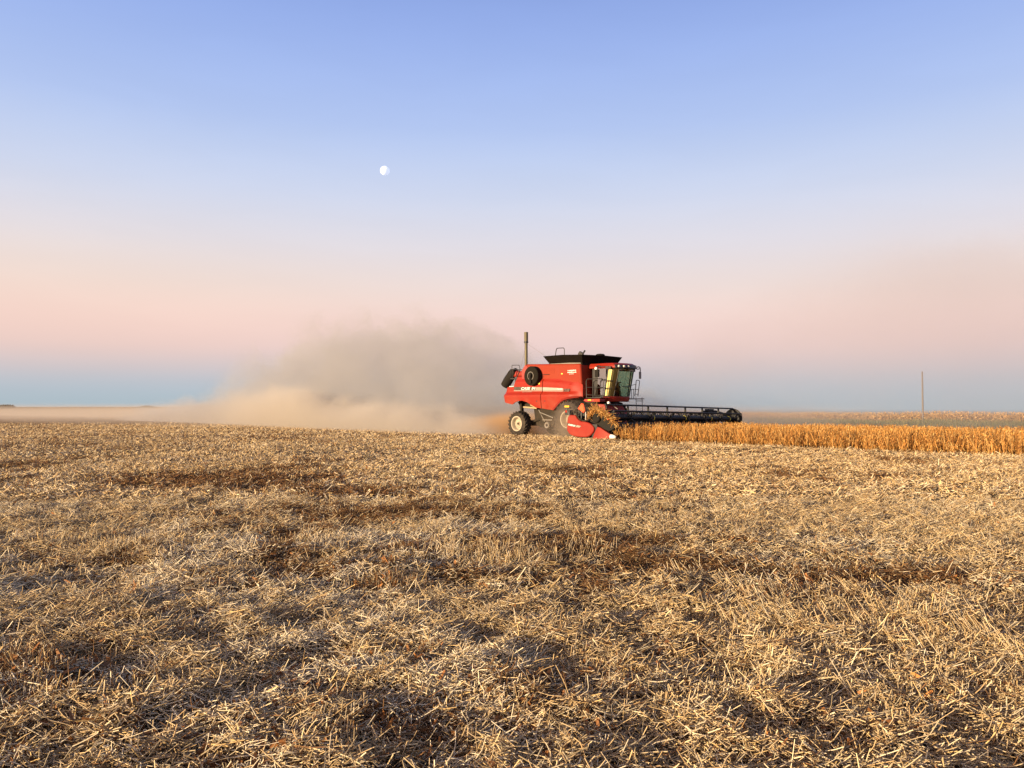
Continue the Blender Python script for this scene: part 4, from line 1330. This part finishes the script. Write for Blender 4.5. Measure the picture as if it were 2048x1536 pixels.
# rear corner: reflector on its bracket, marker lamps, hoses, sight rod
y0_ = HY0 - .02
mb = HB(); mb.hexa([(1.98, y0_, 1.50), (2.20, y0_, 1.76), (2.34, y0_, 1.73), (2.44, y0_, 1.42), (2.34, y0_, 1.30)], [(1.98, y0_ + .03, 1.50), (2.20, y0_ + .03, 1.76), (2.34, y0_ + .03, 1.73), (2.44, y0_ + .03, 1.42), (2.34, y0_ + .03, 1.30)])
mb.build('slow_sign', M['orange'], hd, bevel=.006)
mb = HB(); mb.hexa([(2.06, y0_ - .004, 1.50), (2.22, y0_ - .004, 1.69), (2.31, y0_ - .004, 1.67), (2.37, y0_ - .004, 1.44), (2.31, y0_ - .004, 1.37)], [(2.06, y0_ + .01, 1.50), (2.22, y0_ + .01, 1.69), (2.31, y0_ + .01, 1.67), (2.37, y0_ + .01, 1.44), (2.31, y0_ + .01, 1.37)])
mb.build('slow_sign_face', principled('fluorescent_orange', (.80, .10, .018), .5, vary=.05), hd)
mb = HB(); mb.tube([(2.15, y0_ + .06, .9), (2.2, y0_ + .06, 1.55)], .03, 7); mb.build('sign_post', M['black'], hd); mb = HB(); mb.tube([(1.45, y0_, 1.15), (1.30, y0_, 1.40), (1.30, y0_, 1.55)], .03, 7); mb.box(1.20, 1.52, y0_ - .03, y0_ + .05, 1.50, 1.56); mb.box(1.16, 1.50, y0_ - .02, y0_ + .2, 1.18, 1.42)
mb.build('corner_bracket', M['black'], hd)
mb = HB(); mb.box(1.17, 1.46, y0_ - .06, y0_ + .02, 1.56, 1.645); mb.build('marker_lamp', M['amber'], hd, bevel=.01)
mb = HB(); mb.box(1.20, 1.32, y0_ - .05, y0_, 1.30, 1.42); mb.build('tail_lamp', M['red'], hd, bevel=.01)
mb = HB()
mb.tube([(1.95, y0_ - .03, 1.48), (2.0, y0_ - .06, 1.15), (2.15, y0_ - .06, .98), (2.4, y0_ - .05, .90), (2.7, y0_ - .03, .96), (2.85, y0_, 1.1)], .035, 8)
mb.tube([(1.55, y0_, 1.20), (1.62, y0_ - .02, 1.35), (1.8, y0_ - .02, 1.36), (1.92, y0_, 1.22)], .03, 8)
mb.tube([(1.6, y0_ + .1, 1.2), (1.75, y0_ + .1, 1.45), (1.9, y0_ + .1, 1.3)], .025, 8)
mb.tube([(2.4, y0_ + .1, 1.55), (2.95, y0_ + .1, 1.45)], .035, 8); mb.tube([(2.4, y0_ + .15, 1.42), (2.9, y0_ + .15, 1.32)], .03, 8)
mb.build('hydraulic_hose', M['under'], hd)
mb = HB(); mb.tube([(2.50, y0_ - .02, .90), (2.50, y0_ - .02, 1.33)], .018, 6); mb.build('sight_rod', M['white'], hd)
mb = HB(); mb.tube([(3.30, -2.6, 1.78), (3.75, -2.5, 1.50)], .022, 6); mb.build('stub_rod', M['grey'], hd)
mb = HB(); mb.lathe([(.001, -.05), (.06, -.04), (.07, 0), (.06, .04), (.001, .05)], (3.28, -2.6, 1.80), 'y', 16, closed=False); mb.build('lens', M['white'], hd)

# tangle of stalks caught on the near reel end -------------------------------------------
S = Strips()
ang_z = math.atan2(H[1], H[0])


def loc(lx_, ly_, z_):
    p_ = ORG[None] + lx_[:, None] * H + ly_[:, None] * N
    p_[:, 2] = z_ - .02
    return p_


spine = np.array([(2.62, .96), (2.78, 1.12), (2.92, 1.34), (3.05, 1.52), (3.25, 1.50), (3.45, 1.45), (3.62, 1.36), (3.80, 1.25), (3.98, 1.18), (4.12, 1.08), (4.26, .95), (4.32, .80)])
thk = np.array([.02, .04, .06, .08, .08, .075, .07, .06, .05, .03, .02, .02])
n_k = 680
u_ = np.clip(rng.beta(1.4, 1.6, n_k), 0, 1) * (len(spine) - 1)
i_ = np.minimum(u_.astype(int), len(spine) - 2); f_ = (u_ - i_)[:, None]
c_ = spine[i_] * (1 - f_) + spine[i_ + 1] * f_
tt = thk[i_]
tan_ = spine[i_ + 1] - spine[i_]
tt = tt * .85; lx_ = c_[:, 0] + rng.normal(0, .5, n_k) * tt; z_ = c_[:, 1] + rng.normal(0, .55, n_k) * tt
ly_ = HY0 - .03 + rng.normal(0, .10, n_k)
aa = np.arctan2(tan_[:, 1], tan_[:, 0]) + rng.normal(0, .75, n_k)
S.add(loc(lx_, ly_, z_), ang_z + rng.normal(0, .5, n_k) + np.where(rng.random(n_k) < .5, 0, math.pi), np.clip(aa, -1.4, 1.4) * .8, rng.uniform(.10, .32, n_k), rng.uniform(.010, .020, n_k), soyc(n_k) * 1.05, 3, 3, bend=rng.normal(0, .05, (n_k, 3)))
tang = S.build('stalk_tangle', M['soy'])
tag(tang, 'tangle of golden soybean stalks draped over the near end of the reel', 'plant stalks')

# ------------------------------------------------------------------ dust
def volume_mat(name, color, aniso, build, step=1.0):
    m = bpy.data.materials.new(name); m.use_nodes = True
    t = NT(m.node_tree)
    out = t.n('ShaderNodeOutputMaterial'); p = t.n('ShaderNodeVolumePrincipled')
    p.inputs['Color'].default_value = (*color, 1); p.inputs['Anisotropy'].default_value = aniso
    t.l(p.outputs[0], out.inputs['Volume'])
    co = t.n('ShaderNodeTexCoord').outputs['Object']
    s = t.n('ShaderNodeSeparateXYZ'); t.l(co, s.inputs[0])
    t.setin(p.inputs['Density'], build(t, co, s.outputs[0], s.outputs[1], s.outputs[2]))
    m.cycles.volume_step_rate = step
    return m


def dust_box(name, x0, x1, y0, y1, z0, z1, mat, label, cat='dust'):
    mb = MB(); mb.box(x0, x1, y0, y1, z0, z1)
    o = mb.build(name, mat, smooth=False)
    tag(o, label, cat, kind='stuff')
    return o


TRAIL = ORG - 4.3 * H                       # start of the dust trail behind the machine
trail_rot = math.atan2(-H[1], -H[0])        # local +x runs back along the trail; local +y towards the camera


def main_dust(t, co, x, y, z):
    big_ = t.noise(co, .16, 4.0, .55, .6).outputs[0]
    det = t.noise(co, .38, 4.5, .6, .5).outputs[0]
    hgt = t.m('MULTIPLY', t.ramp(t.m('DIVIDE', t.m('ADD', x, 10.0), 80.0, clamp=True), [(0.0, .0), (.06, .10), (.125, .20), (.20, .34), (.27, .54), (.35, .76), (.44, .80), (.52, .80), (.59, .72), (.66, .46), (.74, .2), (1.0, .10)]), 11.5)
    hgt = t.m('MULTIPLY', hgt, t.m('ADD', .30, t.m('MULTIPLY', big_, 1.4)))
    hgt = t.m('ADD', hgt, t.m('MULTIPLY', t.m('SUBTRACT', det, .5), 4.2))
    top_ = t.smooth(t.m('SUBTRACT', hgt, z), 0.0, .9)
    # thickest over the trail, drifting away from the camera with height
    yc = t.m('ADD', t.m('ADD', y, t.m('MULTIPLY', z, .5)), t.m('MULTIPLY', t.m('SUBTRACT', 1.0, t.smooth(x, -1.0, 9.0)), 5.5))
    side_ = t.m('MULTIPLY', t.smooth(yc, -13.0, -6.0), t.m('SUBTRACT', 1.0, t.smooth(yc, -.5, 3.5)))
    st = t.m('ADD', .0, t.m('MULTIPLY', t.smooth(x, -9.0, 16.0), 1.0))
    lowk = t.m('ADD', .75, t.m('MULTIPLY', t.m('EXPONENT', t.m('MULTIPLY', z, -.55)), 1.3))
    d = t.m('MULTIPLY', t.m('MULTIPLY', top_, side_), t.m('MULTIPLY', st, lowk))
    d = t.m('MULTIPLY', d, t.m('ADD', .25, t.m('MULTIPLY', t.smooth(det, .3, .75), 1.1)))
    return t.m('MULTIPLY', d, .26)


md = volume_mat('dust_volume', (.64, .63, .635), .0, main_dust, 1.0)
dc = dust_box('dust_cloud', -10, 66, -16, 7, -.6, 12, md, 'tall tan dust cloud billowing behind the combine')
dc.location = TRAIL; dc.rotation_euler = (0, 0, trail_rot)


def low_dust(t, co, x, y, z):
    n1 = t.noise(co, .30, 4.0, .55, .5).outputs[0]
    n2 = t.noise(co, 1.1, 3.0, .6, .3).outputs[0]
    hgt = t.m('MULTIPLY', t.ramp(t.m('DIVIDE', x, 40.0, clamp=True), [(0.0, .26), (.10, .33), (.25, .48), (.40, .58), (.55, .80), (.8, .75), (1.0, .3)]), 4.3)
    hgt = t.m('MULTIPLY', hgt, t.m('ADD', .35, t.m('MULTIPLY', n1, 1.25)))
    top_ = t.smooth(t.m('SUBTRACT', t.m('ADD', hgt, t.m('MULTIPLY', t.m('SUBTRACT', n2, .5), .9)), z), 0.0, 1.5)
    side_ = t.m('MULTIPLY', t.smooth(y, -.5, 1.2), t.m('SUBTRACT', 1.0, t.smooth(y, 3.2, 5.5)))
    ends = t.m('MULTIPLY', t.smooth(x, -1.0, 2.0), t.m('SUBTRACT', 1.0, t.smooth(x, 17.0, 39.0)))
    return t.m('MULTIPLY', t.m('MULTIPLY', top_, t.m('MULTIPLY', side_, ends)), .66)


ml = volume_mat('low_dust_volume', (.80, .74, .66), .0, low_dust, 1.0)
o = dust_box('dust_puffs', -1, 40, -.6, 5.6, -.5, 6.4, ml, 'pale low dust puffs rolling along the ground behind the rear wheel')
o.location = TRAIL; o.rotation_euler = (0, 0, trail_rot)


def chaff(t, co, x, y, z):
    n2 = t.noise(co, 1.6, 4.0, .7, .3).outputs[0]
    hgt = t.ramp(t.m('DIVIDE', x, 9.0, clamp=True), [(0.0, .30), (.12, .40), (.4, .30), (.75, .18), (1.0, .08)])
    hgt = t.m('MULTIPLY', hgt, 4.0)
    top_ = t.smooth(t.m('SUBTRACT', hgt, t.m('ADD', z, t.m('MULTIPLY', n2, .6))), -.25, .75)
    side_ = t.m('MULTIPLY', t.smooth(y, -2.8, -1.8), t.m('SUBTRACT', 1.0, t.smooth(y, 1.4, 2.6)))
    ends = t.m('MULTIPLY', t.smooth(x, 0.0, 1.0), t.m('SUBTRACT', 1.0, t.smooth(x, 3.0, 8.5)))
    return t.m('MULTIPLY', t.m('MULTIPLY', t.m('MULTIPLY', top_, side_), t.m('MULTIPLY', ends, t.m('ADD', .4, n2))), .75)


mc = volume_mat('chaff_volume', (.88, .56, .25), .0, chaff, 1.0)
o = dust_box('chaff_plume', 0, 9, -3, 2.8, -.3, 2.4, mc, 'orange chaff thrown out behind the rear wheel', 'chaff')
o.location = TRAIL + .15 * H; o.rotation_euler = (0, 0, trail_rot)


def layer(t, co, x, y, z):
    n1 = t.noise(co, .06, 4.0, .55, .4).outputs[0]
    top_ = t.m('SUBTRACT', 1.0, t.smooth(t.m('SUBTRACT', z, n1), -.4, 1.7))
    front = t.m('SUBTRACT', 1.0, t.smooth(t.m('SUBTRACT', y, t.m('MULTIPLY', x, .19)), 1.5, 7.5))
    ends = t.smooth(x, 5.0, 30.0)
    return t.m('MULTIPLY', t.m('MULTIPLY', t.m('MULTIPLY', top_, front), ends), t.m('MULTIPLY', t.m('ADD', .4, t.m('MULTIPLY', n1, 1.2)), .026))


my = volume_mat('dust_layer_volume', (.74, .655, .57), .0, layer, 1.0)
o = dust_box('dust_layer', 4, 160, -90, 40, -1.4, 2.4, my, 'thin pale sheet of settled dust low over the left of the field')
o.location = TRAIL; o.rotation_euler = (0, 0, trail_rot)


def wheel_dust(t, co, x, y, z):
    n2 = t.noise(co, .9, 4.0, .6, .4).outputs[0]
    hz_ = t.ramp(t.m('DIVIDE', t.m('ADD', x, 4.6), 6.4, clamp=True), [(0.0, .15), (.35, .22), (.6, .42), (.75, .80), (.92, .75), (1.0, .4)])
    top_ = t.smooth(t.m('SUBTRACT', t.m('MULTIPLY', hz_, 2.6), t.m('ADD', z, t.m('MULTIPLY', n2, .8))), -.6, .8)
    side_ = t.m('MULTIPLY', t.smooth(y, -3.1, -2.5), t.m('SUBTRACT', 1.0, t.smooth(y, -1.2, -.4)))
    ends = t.m('MULTIPLY', t.smooth(x, -2.8, .0), t.m('SUBTRACT', 1.0, t.smooth(x, 1.1, 1.8)))
    return t.m('MULTIPLY', t.m('MULTIPLY', top_, t.m('MULTIPLY', side_, ends)), t.m('MULTIPLY', t.smooth(n2, .25, .7), .9))


mw = volume_mat('wheel_dust_volume', (.70, .59, .48), .0, wheel_dust, 1.0)
o = dust_box('wheel_dust', -4.7, 1.9, -3.15, -.3, -.1, 2.6, mw, 'brown dust hanging around the front wheel behind the header')
o.location = comb.location; o.rotation_euler = comb.rotation_euler


def thin_dust(t, co, x, y, z):
    n1 = t.noise(co, .055, 5.0, .6, .8).outputs[0]
    hgt = t.m('ADD', 5.0, t.m('MULTIPLY', t.smooth(x, -8.0, 22.0), 12.0))
    hgt = t.m('MULTIPLY', hgt, t.m('ADD', .3, t.m('MULTIPLY', n1, 1.4)))
    top_ = t.smooth(t.m('SUBTRACT', hgt, z), 0.0, 6.0)
    ends = t.m('MULTIPLY', t.smooth(x, -14.0, -6.0), t.m('SUBTRACT', 1.0, t.smooth(x, 18.0, 62.0)))
    side_ = t.m('MULTIPLY', t.smooth(y, -18.0, -8.0), t.m('SUBTRACT', 1.0, t.smooth(y, 8.0, 18.0)))
    near = t.m('ADD', .5, t.m('MULTIPLY', t.m('EXPONENT', t.m('MULTIPLY', t.m('ABSOLUTE', t.m('ADD', x, 2.0)), -.22)), .9))
    return t.m('MULTIPLY', t.m('MULTIPLY', t.m('MULTIPLY', top_, ends), t.m('MULTIPLY', side_, near)), t.m('MULTIPLY', t.m('ADD', .35, t.m('MULTIPLY', t.smooth(n1, .36, .64), .7)), .034))


mt_ = volume_mat('thin_dust_volume', (.66, .62, .67), .0, thin_dust, 1.0)
o = dust_box('thin_dust', -16, 66, -19, 19, -2.6, 20, mt_, 'thin veil of older dust drifting up behind the cab and header')
o.location = (12.0, 66.0, 0)
